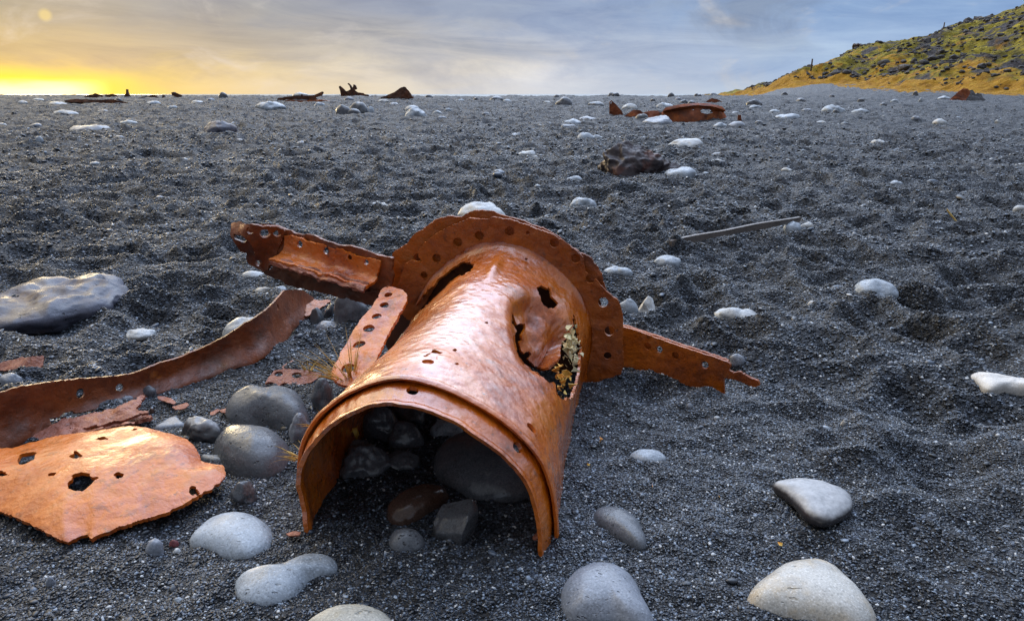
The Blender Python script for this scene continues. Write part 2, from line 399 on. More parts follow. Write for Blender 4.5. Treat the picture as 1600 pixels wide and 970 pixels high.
def m_sheen_cap(name, top, bot, z0, z1):
    """sky sheen painted into the colour: pale cap over dark foot, ragged edge"""
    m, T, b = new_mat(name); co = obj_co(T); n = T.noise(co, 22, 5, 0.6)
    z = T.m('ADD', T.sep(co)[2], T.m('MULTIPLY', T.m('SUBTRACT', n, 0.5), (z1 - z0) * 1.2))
    f = T.mr(z, z0, z1)  # height mask of the painted sky reflection
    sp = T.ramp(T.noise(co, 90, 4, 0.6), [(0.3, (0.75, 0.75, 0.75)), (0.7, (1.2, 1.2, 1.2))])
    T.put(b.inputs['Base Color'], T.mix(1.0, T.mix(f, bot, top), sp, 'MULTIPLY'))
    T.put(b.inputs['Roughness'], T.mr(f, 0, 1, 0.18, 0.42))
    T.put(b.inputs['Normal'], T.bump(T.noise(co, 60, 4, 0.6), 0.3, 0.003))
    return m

# ------------------------------------------------------------------ setting
def build_ground():
    fine = np.linspace(R(-52), R(52), 760)
    back = np.linspace(R(52), R(308), 90)[1:-1]
    ang = np.concatenate([fine, back])
    rad = np.concatenate([[0.0], np.exp(np.linspace(math.log(0.25), math.log(0.9), 60))[:-1], np.exp(np.linspace(math.log(0.9), math.log(75), 1150))[:-1], np.exp(np.linspace(math.log(75), math.log(400), 30))])
    A, Rr = np.meshgrid(ang, rad)
    x = Rr * np.sin(A); y = Rr * np.cos(A)
    z = np.zeros_like(x)
    for s in range(0, len(rad), 200): z[s:s + 200] = G(x[s:s + 200], y[s:s + 200])
    V = np.stack([x, y, z], -1).reshape(-1, 3)
    F = grid_faces(len(rad), len(ang), True)[:, ::-1]
    return tag(mesh_ob('ground', V, F, m_sand()), kind='structure')
build_ground()

def build_sea():
    m, T, b = new_mat('sea_water')
    b.inputs['Base Color'].default_value = (0.10, 0.13, 0.15, 1); b.inputs['Roughness'].default_value = 0.35
    co = T.n('ShaderNodeNewGeometry').outputs['Position']
    T.put(b.inputs['Normal'], T.bump(T.noise(co, 0.25, 5), 0.5, 0.5))
    xs = np.linspace(-9000, 9000, 40); ys = np.concatenate([[85, 120, 200, 400, 900], np.linspace(1500, 9000, 20)])
    X, Y = np.meshgrid(xs, ys)
    V = np.stack([X, Y, np.full_like(X, -3.0)], -1).reshape(-1, 3)
    tag(mesh_ob('sea', V, grid_faces(len(ys), len(xs)), m), kind='structure')
build_sea()

def hill_xb(y): return np.interp(y, [20, 40, 50, 62, 78, 92, 110, 150], [36, 32.5, 31.8, 31.8, 31.6, 27.5, 27, 27])
def hill_h(x, y):
    D = x - hill_xb(y) + 1.6 * vn2(x / 9, y / 9, 71)
    back = 1 - sst(94, 150, y)
    base = G0(x, y)
    rise = np.where(D < 0, -2.0 + 0 * D, 0.08 * np.clip(D, 0, 6) + 0.285 * np.clip(D - 2.5, 0, 60) + 0.09 * np.clip(D - 19, 0, 60))
    rise = np.where(D < 0, np.maximum(D * 0.5, -2.0), rise)
    r = rise * np.where(D > 0, back, 1.0)
    rough = sst(0.0, 5, D)
    r = r + rough * (0.45 * fb2(x / 3.2, y / 3.2, 4, 72) + 0.9 * vn2(x / 11, y / 11, 75)) + sst(-.5, 1.5, D) * 0.16 * fb2(x / 1.2, y / 1.2, 3, 74)
    return np.where(D < 0, base + r, np.clip(base, -0.5, 2.2) * np.exp(-np.clip(D, 0, 90) / 40) + r), D
def build_hill():
    xs = np.concatenate([np.linspace(22, 85, 420), np.linspace(86, 180, 50)]); ys = np.concatenate([np.linspace(18, 44, 60)[:-1], np.linspace(44, 112, 430), np.linspace(114, 190, 30)])
    X, Y = np.meshgrid(xs, ys)
    Z, D = hill_h(X, Y)
    V = np.stack([X, Y, Z], -1).reshape(-1, 3)
    m, T, b = new_mat('mossy_hillside')
    co = T.n('ShaderNodeNewGeometry').outputs['Position']
    at = T.n('ShaderNodeAttribute'); at.attribute_name = 'apron'
    D_ = at.outputs['Fac']
    n1 = T.noise(co, 0.28, 7, 0.62); n2 = T.noise(co, 1.3, 6, 0.65); n3 = T.noise(co, 0.16, 5, 0.6, 0.8)
    grass = T.ramp(n2, [(0.3, (0.20, 0.095, 0.012)), (0.5, (0.38, 0.20, 0.018)), (0.68, (0.46, 0.27, 0.03))])
    moss = T.ramp(n2, [(0.3, (0.06, 0.053, 0.017)), (0.52, (0.20, 0.168, 0.019)), (0.68, (0.44, 0.35, 0.028))])
    rock = T.ramp(T.noise(co, 2.2, 5), [(0.3, (0.028, 0.028, 0.032)), (0.7, (0.11, 0.10, 0.105))])
    c = T.mix(T.mr(n1, 0.505, 0.575), moss, rock)
    c = T.mix(T.mr(n3, 0.55, 0.64), c, grass)
    dd = T.m('ADD', D_, T.m('MULTIPLY', T.m('SUBTRACT', n1, 0.5), 9.0))
    c = T.mix(T.mr(dd, 6.5, 4.8), c, grass)
    T.put(b.inputs['Base Color'], c); b.inputs['Roughness'].default_value = 0.9; b.inputs['Specular IOR Level'].default_value = 0.2
    T.put(b.inputs['Normal'], T.bump(T.noise(co, 3.0, 6, 0.65), 1.0, 0.35))
    ob = mesh_ob('hillside', V, grid_faces(len(ys), len(xs)), m)
    at_ = ob.data.attributes.new('apron', 'FLOAT', 'POINT'); at_.data.foreach_set('value', D.astype(np.float32).ravel())
    tag(ob, kind='structure')
    # scree: rocks nobody could count
    rg = np.random.default_rng(5)
    ico = lowico()
    Vs, Fs, k = [], [], 0
    n = 0
    while n < 7000:
        y = rg.uniform(52, 112); x = rg.uniform(29, 84)
        z, D = hill_h(np.array(x), np.array(y))
        if D < 4.5: continue
        dens = vn2(np.array(x / 5.0), np.array(y / 5.0), 77) * 0.5 + 0.5 + 0.12
        if rg.random() > dens ** 2.2 * 1.6: continue
        s = 0.05 + 0.22 * rg.random() ** 3.0 + (0.30 if rg.random() < .025 else 0)
        v = ico[0] * (1 + 0.35 * vn3(ico[0] * 1.6 + n * 3.1, 3)[:, None]) * s * np.array([1.25, 1.0, 0.75])
        a = rg.uniform(0, 6.3); c, sn = math.cos(a), math.sin(a)
        v = v @ np.array([[c, sn, 0], [-sn, c, 0], [0, 0, 1]])
        Vs.append(v + [x, y, float(z) + s * 0.2]); Fs.append(ico[1] + k); k += len(v); n += 1
    rm, T, b = new_mat('hill_rock')
    co = T.n('ShaderNodeNewGeometry').outputs['Position']
    rc = T.ramp(T.noise(co, 0.9, 5), [(0.3, (0.016, 0.016, 0.019)), (0.55, (0.045, 0.042, 0.046)), (0.7, (0.12, 0.11, 0.105))])
    T.put(b.inputs['Base Color'], rc); b.inputs['Roughness'].default_value = 0.8
    tag(mesh_ob('hillside_rocks', np.concatenate(Vs), np.concatenate(Fs), rm, smooth=False), kind='stuff')
def lowico():
    t = (1 + 5 ** .5) / 2
    v = np.array([[-1, t, 0], [1, t, 0], [-1, -t, 0], [1, -t, 0], [0, -1, t], [0, 1, t], [0, -1, -t], [0, 1, -t], [t, 0, -1], [t, 0, 1], [-t, 0, -1], [-t, 0, 1]], float)
    v /= np.linalg.norm(v[0])
    f = np.array([[0, 11, 5], [0, 5, 1], [0, 1, 7], [0, 7, 10], [0, 10, 11], [1, 5, 9], [5, 11, 4], [11, 10, 2], [10, 7, 6], [7, 1, 8], [3, 9, 4], [3, 4, 2], [3, 2, 6], [3, 6, 8], [3, 8, 9], [4, 9, 5], [2, 4, 11], [6, 2, 10], [8, 6, 7], [9, 8, 1]])
    V = list(map(tuple, v)); F = []; cache = {}
    def mid(a, b):
        k = (min(a, b), max(a, b))
        if k not in cache:
            p = (np.array(V[a]) + np.array(V[b])) / 2; p /= np.linalg.norm(p); V.append(tuple(p)); cache[k] = len(V) - 1
        return cache[k]
    for a, b, c in f:
        x, y, z = mid(a, b), mid(b, c), mid(c, a)
        F += [(a, x, z), (x, b, y), (z, y, c), (x, y, z)]
    return np.array(V), np.array(F)
build_hill()

def build_pebbles():
    rg = np.random.default_rng(11)
    P, S = [], []
    def batch(n, d0, d1, smin, smax, pw, calm=False):
        d = np.sqrt(rg.uniform(d0 ** 2, d1 ** 2, n)); a = rg.uniform(R(-47), R(47), n)
        x = d * np.sin(a); y = d * np.cos(a)
        cl = vn2(x / 0.35, y / 0.35, 91) * 0.5 + 0.5
        keep = rg.random(n) < 0.55 + 0.6 * cl ** 1.5
        x, y = x[keep], y[keep]
        s = smin + (smax - smin) * rg.random(len(x)) ** pw
        z = G(x, y) + s * 0.15
        P.append(np.stack([x, y, z], -1)); S.append(s)
    batch(260000, 0.85, 2.3, 0.0012, 0.0034, 1.6)
    batch(200000, 2.2, 4.6, 0.0018, 0.0055, 1.7)
    batch(150000, 4.5, 9.5, 0.0035, 0.0105, 2.0)
    batch(50000, 9.0, 18, 0.008, 0.022, 2.2)
    batch(26000, 17.0, 40, 0.012, 0.035, 2.2)
    batch(900, 0.9, 2.6, 0.004, 0.0085, 2.2)
    batch(900, 2.5, 6, 0.007, 0.018, 2.5)
    batch(350, 6, 22, 0.02, 0.05, 2.5)
    P = np.concatenate(P); S = np.concatenate(S); n = len(P)
    me = bpy.data.meshes.new('loose_pebbles'); me.vertices.add(n); me.vertices.foreach_set('co', P.astype(np.float32).ravel())
    sc = S[:, None] * np.stack([rg.uniform(0.9, 1.6, n), rg.uniform(0.7, 1.1, n), rg.uniform(0.45, 0.8, n)], -1)
    ro = np.stack([rg.normal(0, 0.25, n), rg.normal(0, 0.25, n), rg.uniform(0, 6.28, n)], -1)
    for nm, arr in (('psize', sc), ('pturn', ro)):
        a = me.attributes.new(nm, 'FLOAT_VECTOR', 'POINT'); a.data.foreach_set('vector', arr.astype(np.float32).ravel())
    mat = m_pebble(); me.materials.append(mat)
    ob = bpy.data.objects.new('loose_pebbles', me); link(ob); tag(ob, kind='stuff')
    ng = bpy.data.node_groups.new('scatter', 'GeometryNodeTree')
    ng.interface.new_socket('Geometry', in_out='INPUT', socket_type='NodeSocketGeometry')
    ng.interface.new_socket('Geometry', in_out='OUTPUT', socket_type='NodeSocketGeometry')
    gi = ng.nodes.new('NodeGroupInput'); go = ng.nodes.new('NodeGroupOutput')
    ic = ng.nodes.new('GeometryNodeMeshIcoSphere'); ic.inputs['Radius'].default_value = 1.0; ic.inputs['Subdivisions'].default_value = 2
    nz = ng.nodes.new('ShaderNodeTexNoise'); nz.inputs['Scale'].default_value = 0.9
    sub = ng.nodes.new('ShaderNodeVectorMath'); sub.operation = 'SUBTRACT'; sub.inputs[1].default_value = (0.5, 0.5, 0.5)
    scl = ng.nodes.new('ShaderNodeVectorMath'); scl.operation = 'SCALE'; scl.inputs['Scale'].default_value = 0.9
    sp = ng.nodes.new('GeometryNodeSetPosition'); sm = ng.nodes.new('GeometryNodeSetShadeSmooth')
    stm = ng.nodes.new('GeometryNodeSetMaterial'); stm.inputs['Material'].default_value = mat
    ins = ng.nodes.new('GeometryNodeInstanceOnPoints')
    a1 = ng.nodes.new('GeometryNodeInputNamedAttribute'); a1.data_type = 'FLOAT_VECTOR'; a1.inputs['Name'].default_value = 'psize'
    a2 = ng.nodes.new('GeometryNodeInputNamedAttribute'); a2.data_type = 'FLOAT_VECTOR'; a2.inputs['Name'].default_value = 'pturn'
    er = ng.nodes.new('FunctionNodeEulerToRotation')
    L = ng.links.new
    L(nz.outputs['Color'], sub.inputs[0]); L(sub.outputs[0], scl.inputs[0]); L(scl.outputs[0], sp.inputs['Offset'])
    L(ic.outputs['Mesh'], sp.inputs['Geometry']); L(sp.outputs[0], sm.inputs[0]); L(sm.outputs[0], stm.inputs['Geometry'])
    L(gi.outputs[0], ins.inputs['Points']); L(stm.outputs[0], ins.inputs['Instance'])
    L(a1.outputs['Attribute'], ins.inputs['Scale']); L(a2.outputs['Attribute'], er.inputs[0]); L(er.outputs[0], ins.inputs['Rotation'])
    L(ins.outputs[0], go.inputs[0])
    md = ob.modifiers.new('scatter', 'NODES'); md.node_group = ng
build_pebbles()

# ------------------------------------------------------------------ plate tools
def poly_sd(x, y, poly):
    poly = np.asarray(poly, float); sh = np.shape(x); x = np.ravel(x); y = np.ravel(y)
    d2 = np.full(len(x), 1e18); ins = np.zeros(len(x), bool)
    for (ax, ay), (bx, by) in zip(poly, np.roll(poly, -1, 0)):
        ex, ey = bx - ax, by - ay; L = ex * ex + ey * ey + 1e-12
        t = np.clip(((x - ax) * ex + (y - ay) * ey) / L, 0, 1)
        d2 = np.minimum(d2, (x - ax - t * ex) ** 2 + (y - ay - t * ey) ** 2)
        cr = ((ay > y) != (by > y)); xi = ax + (y - ay) * ex / (ey if abs(ey) > 1e-9 else 1e-9)
        ins ^= cr & (x < xi)
    d = np.sqrt(d2); return np.where(ins, d, -d).reshape(sh)
def smooth_poly(p, n=2):
    p = np.asarray(p, float)
    for _ in range(n):
        q = np.roll(p, -1, 0); p = np.stack([0.75 * p + 0.25 * q, 0.25 * p + 0.75 * q], 1).reshape(-1, 2)
    return p
def px_sd(P, poly, smooth=0):
    x, y, z = proj(P); p = smooth_poly(poly, smooth) if smooth else poly
    return poly_sd(x, y, p) * z / FPX
def hole_sd(P, px, py, r):
    x, y, z = proj(P); k = np.argmin((x - px) ** 2 + (y - py) ** 2); c = P.reshape(-1, 3)[k]
    return np.linalg.norm(P - c, axis=-1) - r
def jag(P, sd, amp, wl, seed=0):
    return sd + amp * fb3(P / wl, 3, seed, 0.6)
def normals(P):
    du = np.gradient(P, axis=0); dv = np.gradient(P, axis=1); n = np.cross(du, dv)
    return n / (np.linalg.norm(n, axis=-1, keepdims=True) + 1e-12)
def sheet(name, P, sd, th, mat, parent=None, origin=(0, 0, 0), thin_edge=0.0):
    """a metal plate on the surface P[n,m], kept where sd > 0, with real thickness and a rim"""
    n, m = sd.shape; P = P.copy(); sd = sd.copy()
    gi = np.gradient(sd, axis=0); gj = np.gradient(sd, axis=1); g2 = gi ** 2 + gj ** 2 + 1e-14
    si = np.clip(-sd * gi / g2, -0.62, 0.62); sj = np.clip(-sd * gj / g2, -0.62, 0.62)
    near = (np.abs(sd) / np.sqrt(g2)) < 0.62
    Pi = np.gradient(P, axis=0); Pj = np.gradient(P, axis=1)
    P[near] += (Pi * si[..., None] + Pj * sj[..., None])[near]; sd[near] = 0
    idx = np.arange(n * m).reshape(n, m)
    a, b, c, d = idx[:-1, :-1].ravel(), idx[:-1, 1:].ravel(), idx[1:, 1:].ravel(), idx[1:, :-1].ravel()
    alt = ((np.arange(n - 1)[:, None] + np.arange(m - 1)[None]) % 2).ravel().astype(bool)
    T = np.concatenate([np.stack([a, b, c], 1)[~alt], np.stack([a, c, d], 1)[~alt], np.stack([a, b, d], 1)[alt], np.stack([b, c, d], 1)[alt]])
    s = sd.ravel(); tv = s[T]; T = T[(tv.min(1) >= -1e-9) & (tv.max(1) > 1e-9)]
    N = normals(P).reshape(-1, 3); Q = P.reshape(-1, 3)
    t = np.full(n * m, th / 2)
    if thin_edge > 0: t = t * np.clip(0.35 + 0.65 * np.clip(s, 0, None) / thin_edge, 0.35, 1)
    used = np.unique(T); mp = np.full(n * m, -1); mp[used] = np.arange(len(used)); T = mp[T]
    Q = Q[used]; N = N[used]; t = t[used][:, None]; k = len(used)
    E = np.concatenate([T[:, [0, 1]], T[:, [1, 2]], T[:, [2, 0]]]); key = np.sort(E, 1)
    _, inv, cnt = np.unique(key[:, 0].astype(np.int64) * (k + 1) + key[:, 1], return_inverse=True, return_counts=True)
    B = E[cnt[inv] == 1]
    top = Q + N * t; bot = Q - N * t
    bu = np.unique(B); bm = np.full(k, -1); bm[bu] = np.arange(len(bu))
    V = np.concatenate([top, bot, top[bu], bot[bu]])
    o1, o2 = 2 * k, 2 * k + len(bu)
    rim = np.stack([bm[B[:, 0]] + o1, bm[B[:, 0]] + o2, bm[B[:, 1]] + o2, bm[B[:, 1]] + o1], 1)
    return mesh_ob(name, V, [np.concatenate([T, T[:, ::-1] + k]), rim], mat, parent, origin)
def resample(p, n):
    p = np.asarray(p, float)
    for _ in range(3):
        q = np.empty((2 * len(p) - 2 + 2, p.shape[1])); q[0] = p[0]; q[-1] = p[-1]
        q[1:-1:2] = 0.75 * p[:-1] + 0.25 * p[1:]; q[2:-1:2] = 0.25 * p[:-1] + 0.75 * p[1:]; p = q
    L = np.concatenate([[0], np.cumsum(np.linalg.norm(np.diff(p, axis=0), axis=1))]); t = np.linspace(0, L[-1], n)
    return np.stack([np.interp(t, L, p[:, i]) for i in range(p.shape[1])], 1)
def plane_grid(poly, p0, n, step, bulge=None, pad=4):
    """a grid in the plane (p0, n) covering a photo outline"""
    n = np.asarray(n, float); n /= np.linalg.norm(n)
    pts = np.array([on_plane(x, y, p0, n) for x, y in poly]); u = np.cross([0, 0, 1.0], n)
    if np.linalg.norm(u) < 0.3: u = np.array([1.0, 0, 0])
    u /= np.linalg.norm(u); v = np.cross(n, u)
    a = (pts - p0) @ u; b = (pts - p0) @ v
    ga = np.arange(a.min() - pad * step, a.max() + pad * step, step); gb = np.arange(b.min() - pad * step, b.max() + pad * step, step)
    return np.asarray(p0) + ga[:, None, None] * u + gb[None, :, None] * v

# ------------------------------------------------------------------ the big rusty trunk
AX = np.array([0.158, 0.987, 0.0]); AX /= np.linalg.norm(AX); PU = np.array([AX[1], -AX[0], 0.0]); UP = np.array([0, 0, 1.0])
CF = np.array([-0.174, 1.29, 0.0]); LEN = 0.92; CR = CF + AX * LEN
front = resample([(-.255, -.10), (-.262, -.02), (-.272, .05), (-.276, .108), (-.262, .17), (-.213, .236), (-.143, .288), (-.06, .315), (.02, .302), (.11, .26), (.17, .215), (.215, .165), (.238, .10), (.248, .03), (.25, -.10)], 260)
inner_px = [(652, 468), (672, 435), (700, 408), (725, 390), (752, 379), (782, 377), (815, 384), (848, 401), (882, 429), (906, 456), (920, 487), (926, 516), (924, 547), (918, 574)]
iu = []
for x, y in inner_px:
    p = on_plane(x, y, CR, AX); iu.append(((p - CR) @ PU, p[2]))
rear = resample([(-.33, -.10), (-.33, .05)] + iu + [(iu[-1][0] + .004, -.02), (iu[-1][0] + .004, -.10)], 260)
def prof_normal(p):
    t = np.gradient(p, axis=0); n = np.stack([-t[:, 1], t[:, 0]], 1); n /= np.linalg.norm(n, axis=1, keepdims=True); return n
root = empty('wreck_fragment', (float(CF[0]), float(CF[1]) + .4, 0), 'large half buried rusty iron trunk with a riveted flange and two beams at its rear', 'wreckage')

def tube_pts(s, off):
    """s: distance from the mouth; off: outward offset per s"""
    k = sst(0.0, LEN, s)[:, None, None] * 0.55 + (s / LEN)[:, None, None] * 0.45
    uz = front[None] * (1 - k) + rear[None] * k
    nn = prof_normal(front)[None] * (1 - k) + prof_normal(rear)[None] * k
    uz = uz + nn * (off if off.ndim == 2 else off[:, None] + 0 * k[..., 0])[..., None]
    return CF + AX * s[:, None, None] + PU * uz[..., :1] + UP * uz[..., 1:]

s = np.concatenate([np.linspace(0.052, 0.80, 300), 0.80 + (LEN - 0.80) * np.sin(np.linspace(0, math.pi / 2, 45))[1:]])
fl = np.clip((s - 0.80) / (LEN - 0.80), 0, 1)
off = -0.045 + 0.047 * (1 - np.sqrt(np.clip(1 - fl ** 2, 0, 1)))
off = off * sst(0.10, 0.62, s)
bead = 0.009 * np.exp(-((s - 0.060) / 0.012) ** 2) + 0.004 * (1 - sst(0.1, .3, s))
sidew = 1 - 0.62 * sst(0.66, 0.84, np.linspace(0, 1, 260)) - 0.75 * sst(0.34, 0.14, np.linspace(0, 1, 260))
P = tube_pts(s, off[:, None] * sidew[None] + bead[:, None]); N = normals(P)
if N[150, 130, 2] < 0: N = -N
d = 0.0034 * fb3(P / 0.16, 3, 31) + 0.0007 * fb3(P / 0.035, 3, 32) + 0.0007 * vn3(P / 0.011, 33)
# soft lengthwise creases
tt = np.linspace(0, 1, 260)[None]; ss = s[:, None]
d = d + 0.003 * np.sin(tt * 46 + 3 * vn2(ss * 5 + 0 * tt, tt * 6, 8)) * sst(.2, .35, ss) * (1 - sst(.7, .8, ss)) * sst(.2, .9, fb2(ss * 3, tt * 4, 2, 6) + .6)
d = d + 0.014 * np.exp(-((tt - 0.51) / 0.012) ** 2) * np.exp(-((ss - 0.80) / 0.07) ** 2)      # fold running up into the flange
P = P + N * d[..., None]
PX, PY, PZ = proj(P)
# the stove-in patch
dent_c = P.reshape(-1, 3)[np.argmin(((PX - 850) ** 2 + (PY - 520) ** 2))]
dent_poly = smooth_poly([(800, 470), (826, 459), (852, 466), (882, 486), (908, 520), (906, 560), (880, 578), (848, 580), (822, 572), (806, 540), (801, 505)], 2)
dsd = poly_sd(PX, PY, dent_poly)
P = P - N * ((0.022 + 0.075 * sst(468, 578, PY)) * sst(-2, 12, dsd) + 0.016 * sst(-14, 10, dsd) + 0.010 * sst(5, 30, dsd) * (1 + fb3(P / 0.05, 2, 35)))[..., None]
PX, PY, PZ = proj(P)
sd = np.minimum(np.minimum(s - 0.0525, LEN - s)[:, None], 10 + 0 * P[..., 0])
def cut(sd, poly, amp=0.0025, wl=0.012, smooth=0, seed=0, X=None):
    h = poly_sd(PX, PY, smooth_poly(poly, smooth) if smooth else poly) * PZ / FPX
    h = h + amp * fb3(P / wl, 3, seed, 0.6)
    return np.minimum(sd, -h)
sd = cut(sd, [(741, 416), (733, 410), (722, 411), (704, 422), (686, 437), (668, 457), (652, 476), (637, 497), (628, 510), (634, 508), (648, 496), (668, 478), (690, 456), (712, 436), (736, 426)], 0.003)
sd = cut(sd, [(838, 452), (845, 446), (858, 452), (860, 462), (870, 474), (866, 483), (856, 482), (843, 470)], 0.003, 0.01, 0, 2)
sd = cut(sd, [(797, 488), (803, 498), (806, 508), (818, 506), (820, 512), (814, 522), (814, 532), (807, 536), (803, 524), (806, 518), (799, 505)], 0.002, 0.01, 0, 3)
sd = cut(sd, [(803, 528), (808, 530), (813, 548), (824, 563), (838, 574), (850, 578), (846, 586), (832, 580), (816, 568), (806, 550)], 0.002, 0.01, 0, 8)
sd = cut(sd, [(818, 551), (826, 549), (830, 554), (824, 560), (818, 558)], 0.001, 0.01, 0, 4)
sd = cut(sd, [(894, 490), (898, 497), (903, 520), (907, 545), (904, 580), (898, 606), (893, 622), (878, 624), (868, 618), (865, 600), (855, 598), (842, 588), (831, 577), (850, 578), (866, 569), (876, 558), (876, 536), (884, 528), (893, 521), (895, 508)], 0.003, 0.012, 0, 5)
sd = cut(sd, [(661, 558), (672, 554), (676, 548), (683, 550), (691, 553), (684, 557), (682, 563), (672, 561)], 0.002, 0.008, 0, 6)
for q, (x, y, r) in enumerate([(710, 549, 3), (713, 571, 2.5), (822, 406, 2.5), (759, 506, 2.5), (713, 570, 2)]):
    sd = cut(sd, [(x - r * 1.4, y), (x, y - r * .7), (x + r * 1.4, y), (x, y + r * .7)], 0.0005, 0.01)
for x, y, r in [(668, 566, .0125), (827, 670, .0125)]: sd = np.minimum(sd, hole_sd(P, x, y, r))
sheet('trunk_shell', P, sd, 0.007, RUST, root)

# inner collar: the lip that pokes out of the mouth
s2 = np.linspace(0.0, 0.20, 75)
off2 = -0.005 - 0.013 * (1 - sst(0.0, 0.058, s2)) + 0.003 * np.exp(-((s2 - 0.004) / 0.006) ** 2)
P = tube_pts(s2, off2); N = normals(P)
P = P + N * (0.0016 * fb3(P / 0.05, 3, 41) + 0.0006 * vn3(P / 0.011, 33))[..., None]
P[:, :, :] += (AX * (0.005 * fb2(np.linspace(0, 22, 260), 0 * tt[0], 4, 9))[:, None])[None]
PX, PY, PZ = proj(P)
sd = np.minimum(s2, 0.2 - s2)[:, None] + 0 * P[..., 0]
for x, y, r in [(645, 600, .0115), (811, 695, .0115)]:
    X_, Y_, Z_ = proj(P[:17]); k_ = np.argmin((X_ - x) ** 2 + (Y_ - y) ** 2); sd = np.minimum(sd, np.linalg.norm(P - P[:17].reshape(-1, 3)[k_], axis=-1) - r)
sheet('mouth_collar', P, sd, 0.009, RUST, root)

# flange plate with rivet holes
flange_out = [(634, 411), (642, 407), (660, 409), (655, 400), (652, 392), (664, 379), (680, 366), (696, 357), (711, 350), (733, 341), (752, 341), (763, 343), (771, 338), (799, 343), (820, 350), (842, 358), (862, 365), (878, 374), (894, 386), (911, 401), (914, 424), (930, 436), (947, 453), (962, 466), (970, 476), (974, 501), (973, 540), (975, 570), (968, 588), (960, 598), (945, 600), (912, 600),
              (918, 574), (924, 547), (926, 516), (920, 487), (906, 456), (882, 429), (848, 401), (815, 384), (782, 377), (752, 379), (725, 390), (700, 408), (672, 435), (655, 462), (640, 474), (618, 455)]
PF = CR - AX * 0.002
P = plane_grid(flange_out, PF, AX, 0.0032); N = np.broadcast_to(-AX, P.shape)
P = P + N * (0.004 * fb3(P / 0.12, 3, 51) + 0.0012 * fb3(P / 0.03, 2, 52))[..., None]
sd = jag(P, px_sd(P, flange_out), 0.0016, 0.014, 3)
for x, y, r in [(715, 379, .0145), (750, 367, .0145), (796, 362, .0145), (866, 380, .0145), (899, 403, .0145), (922, 435, .0135), (942, 472, .0155), (952, 517, .0155), (950, 555, .012), (682, 403, .0135), (663, 429, .011), (824, 363, .006)]:
    sd = np.minimum(sd, hole_sd(P, x, y, r))
sheet('flange', P, sd, 0.010, RUST_D, root)

# second flange plate riveted behind it
back_out = [(604, 470), (600, 440), (613, 402), (616, 392), (637, 380), (646, 367), (655, 361), (668, 352), (683, 342), (700, 338), (722, 338), (735, 330), (752, 328), (772, 330), (790, 338), (806, 341), (815, 343), (830, 350), (848, 356), (866, 364), (877, 372), (900, 390), (924, 402), (940, 425), (947, 452), (930, 470), (905, 440), (860, 405), (782, 380), (725, 395), (690, 430), (665, 475), (640, 500)]
PB = CR + AX * 0.034
P = plane_grid(back_out, PB, AX, 0.0034)
P = P - AX * (0.005 * fb3(P / 0.12, 3, 55) + 0.001 * fb3(P / 0.03, 2, 56))[..., None]
sd = jag(P, px_sd(P, back_out), 0.0018, 0.014, 5)
for x, y, r in [(652, 402, .013), (880, 378, .012)]: sd = np.minimum(sd, hole_sd(P, x, y, r))
sheet('backing_plate', P, sd, 0.010, RUST_D, root)

# bulkhead that closes the far end of the trunk
end_out = [(600, 560), (612, 470), (640, 400), (690, 362), (752, 345), (815, 352), (875, 385), (925, 440), (955, 510), (958, 600), (900, 640), (700, 660)]
P = plane_grid(end_out, CR + AX * 0.060, AX, 0.006)
P = P + AX * (0.006 * fb3(P / 0.12, 3, 57))[..., None]
sheet('bulkhead', P, px_sd(P, end_out, 1), 0.008, RUST_K, root)

# beam that sticks out of the flange over the sand
wa = C0 + ray(612, 420) * (2.27 / 1.0); wb = C0 + ray(385, 385) * 2.46
wn = np.cross(wb - wa, UP); wn /= np.linalg.norm(wn)
if wn[1] > 0: wn = -wn
web = [(364, 352), (376, 349), (386, 352), (396, 358), (404, 352), (420, 350), (436, 354), (450, 360), (480, 366), (512, 376), (540, 382), (575, 392), (606, 401), (614, 404), (612, 440), (606, 460), (597, 478), (576, 474), (548, 466), (512, 457), (480, 449), (458, 443), (440, 438), (420, 428), (408, 421), (400, 416), (392, 412), (388, 404), (386, 394), (376, 392), (368, 380), (362, 366)]
P = plane_grid(web, wa, wn, 0.0030)
PX, PY, PZ = proj(P)
P = P + wn * (0.006 * fb3(P / 0.08, 3, 61) + 0.05 * sst(440, 360, PX) * (0.4 + 0.6 * np.sin((PY - 350) / 14)))[..., None]
sd = jag(P, px_sd(P, web), 0.0045, 0.045, 6)
PX, PY, PZ = proj(P)
for x, y, r in [(414, 364, .016), (431, 364, .013), (404, 410, .012), (470, 380, .012), (510, 390, .012), (574, 408, .010)]: sd = np.minimum(sd, hole_sd(P, x, y, r))
for pl in ([(366, 366), (380, 369), (386, 375), (382, 378), (368, 373)], [(398, 356), (406, 353), (410, 358), (402, 364)], [(418, 418), (426, 416), (430, 420), (424, 424)]):
    sd = np.minimum(sd, -(poly_sd(PX, PY, pl) * PZ / FPX + 0.001 * fb3(P / 0.01, 2, 7)))
sheet('beam_web', P, sd, 0.010, RUST_B, root)

# torn tip curled round the web's end
tip = [(372, 352), (388, 350), (405, 352), (434, 353), (447, 361), (440, 378), (432, 398), (418, 424), (404, 414), (398, 402), (396, 388), (386, 372), (376, 366)]
P = plane_grid(tip, wa + wn * 0.045, wn, 0.0032)
PX, PY, PZ = proj(P)
P = P + wn * (0.034 * np.sin((PX - 380) / 15.0 + (PY - 350) / 25.0) + 0.004 * fb3(P / 0.04, 3, 63))[..., None]
sd = jag(P, px_sd(P, tip), 0.003, 0.014, 8)
for x, y, r in [(414, 364, .0165), (432, 364, .0125), (404, 409, .011), (391, 360, .010)]: sd = np.minimum(sd, hole_sd(P, x, y, r))
sheet('torn_tip', P, sd, 0.008, RUST_B, root)

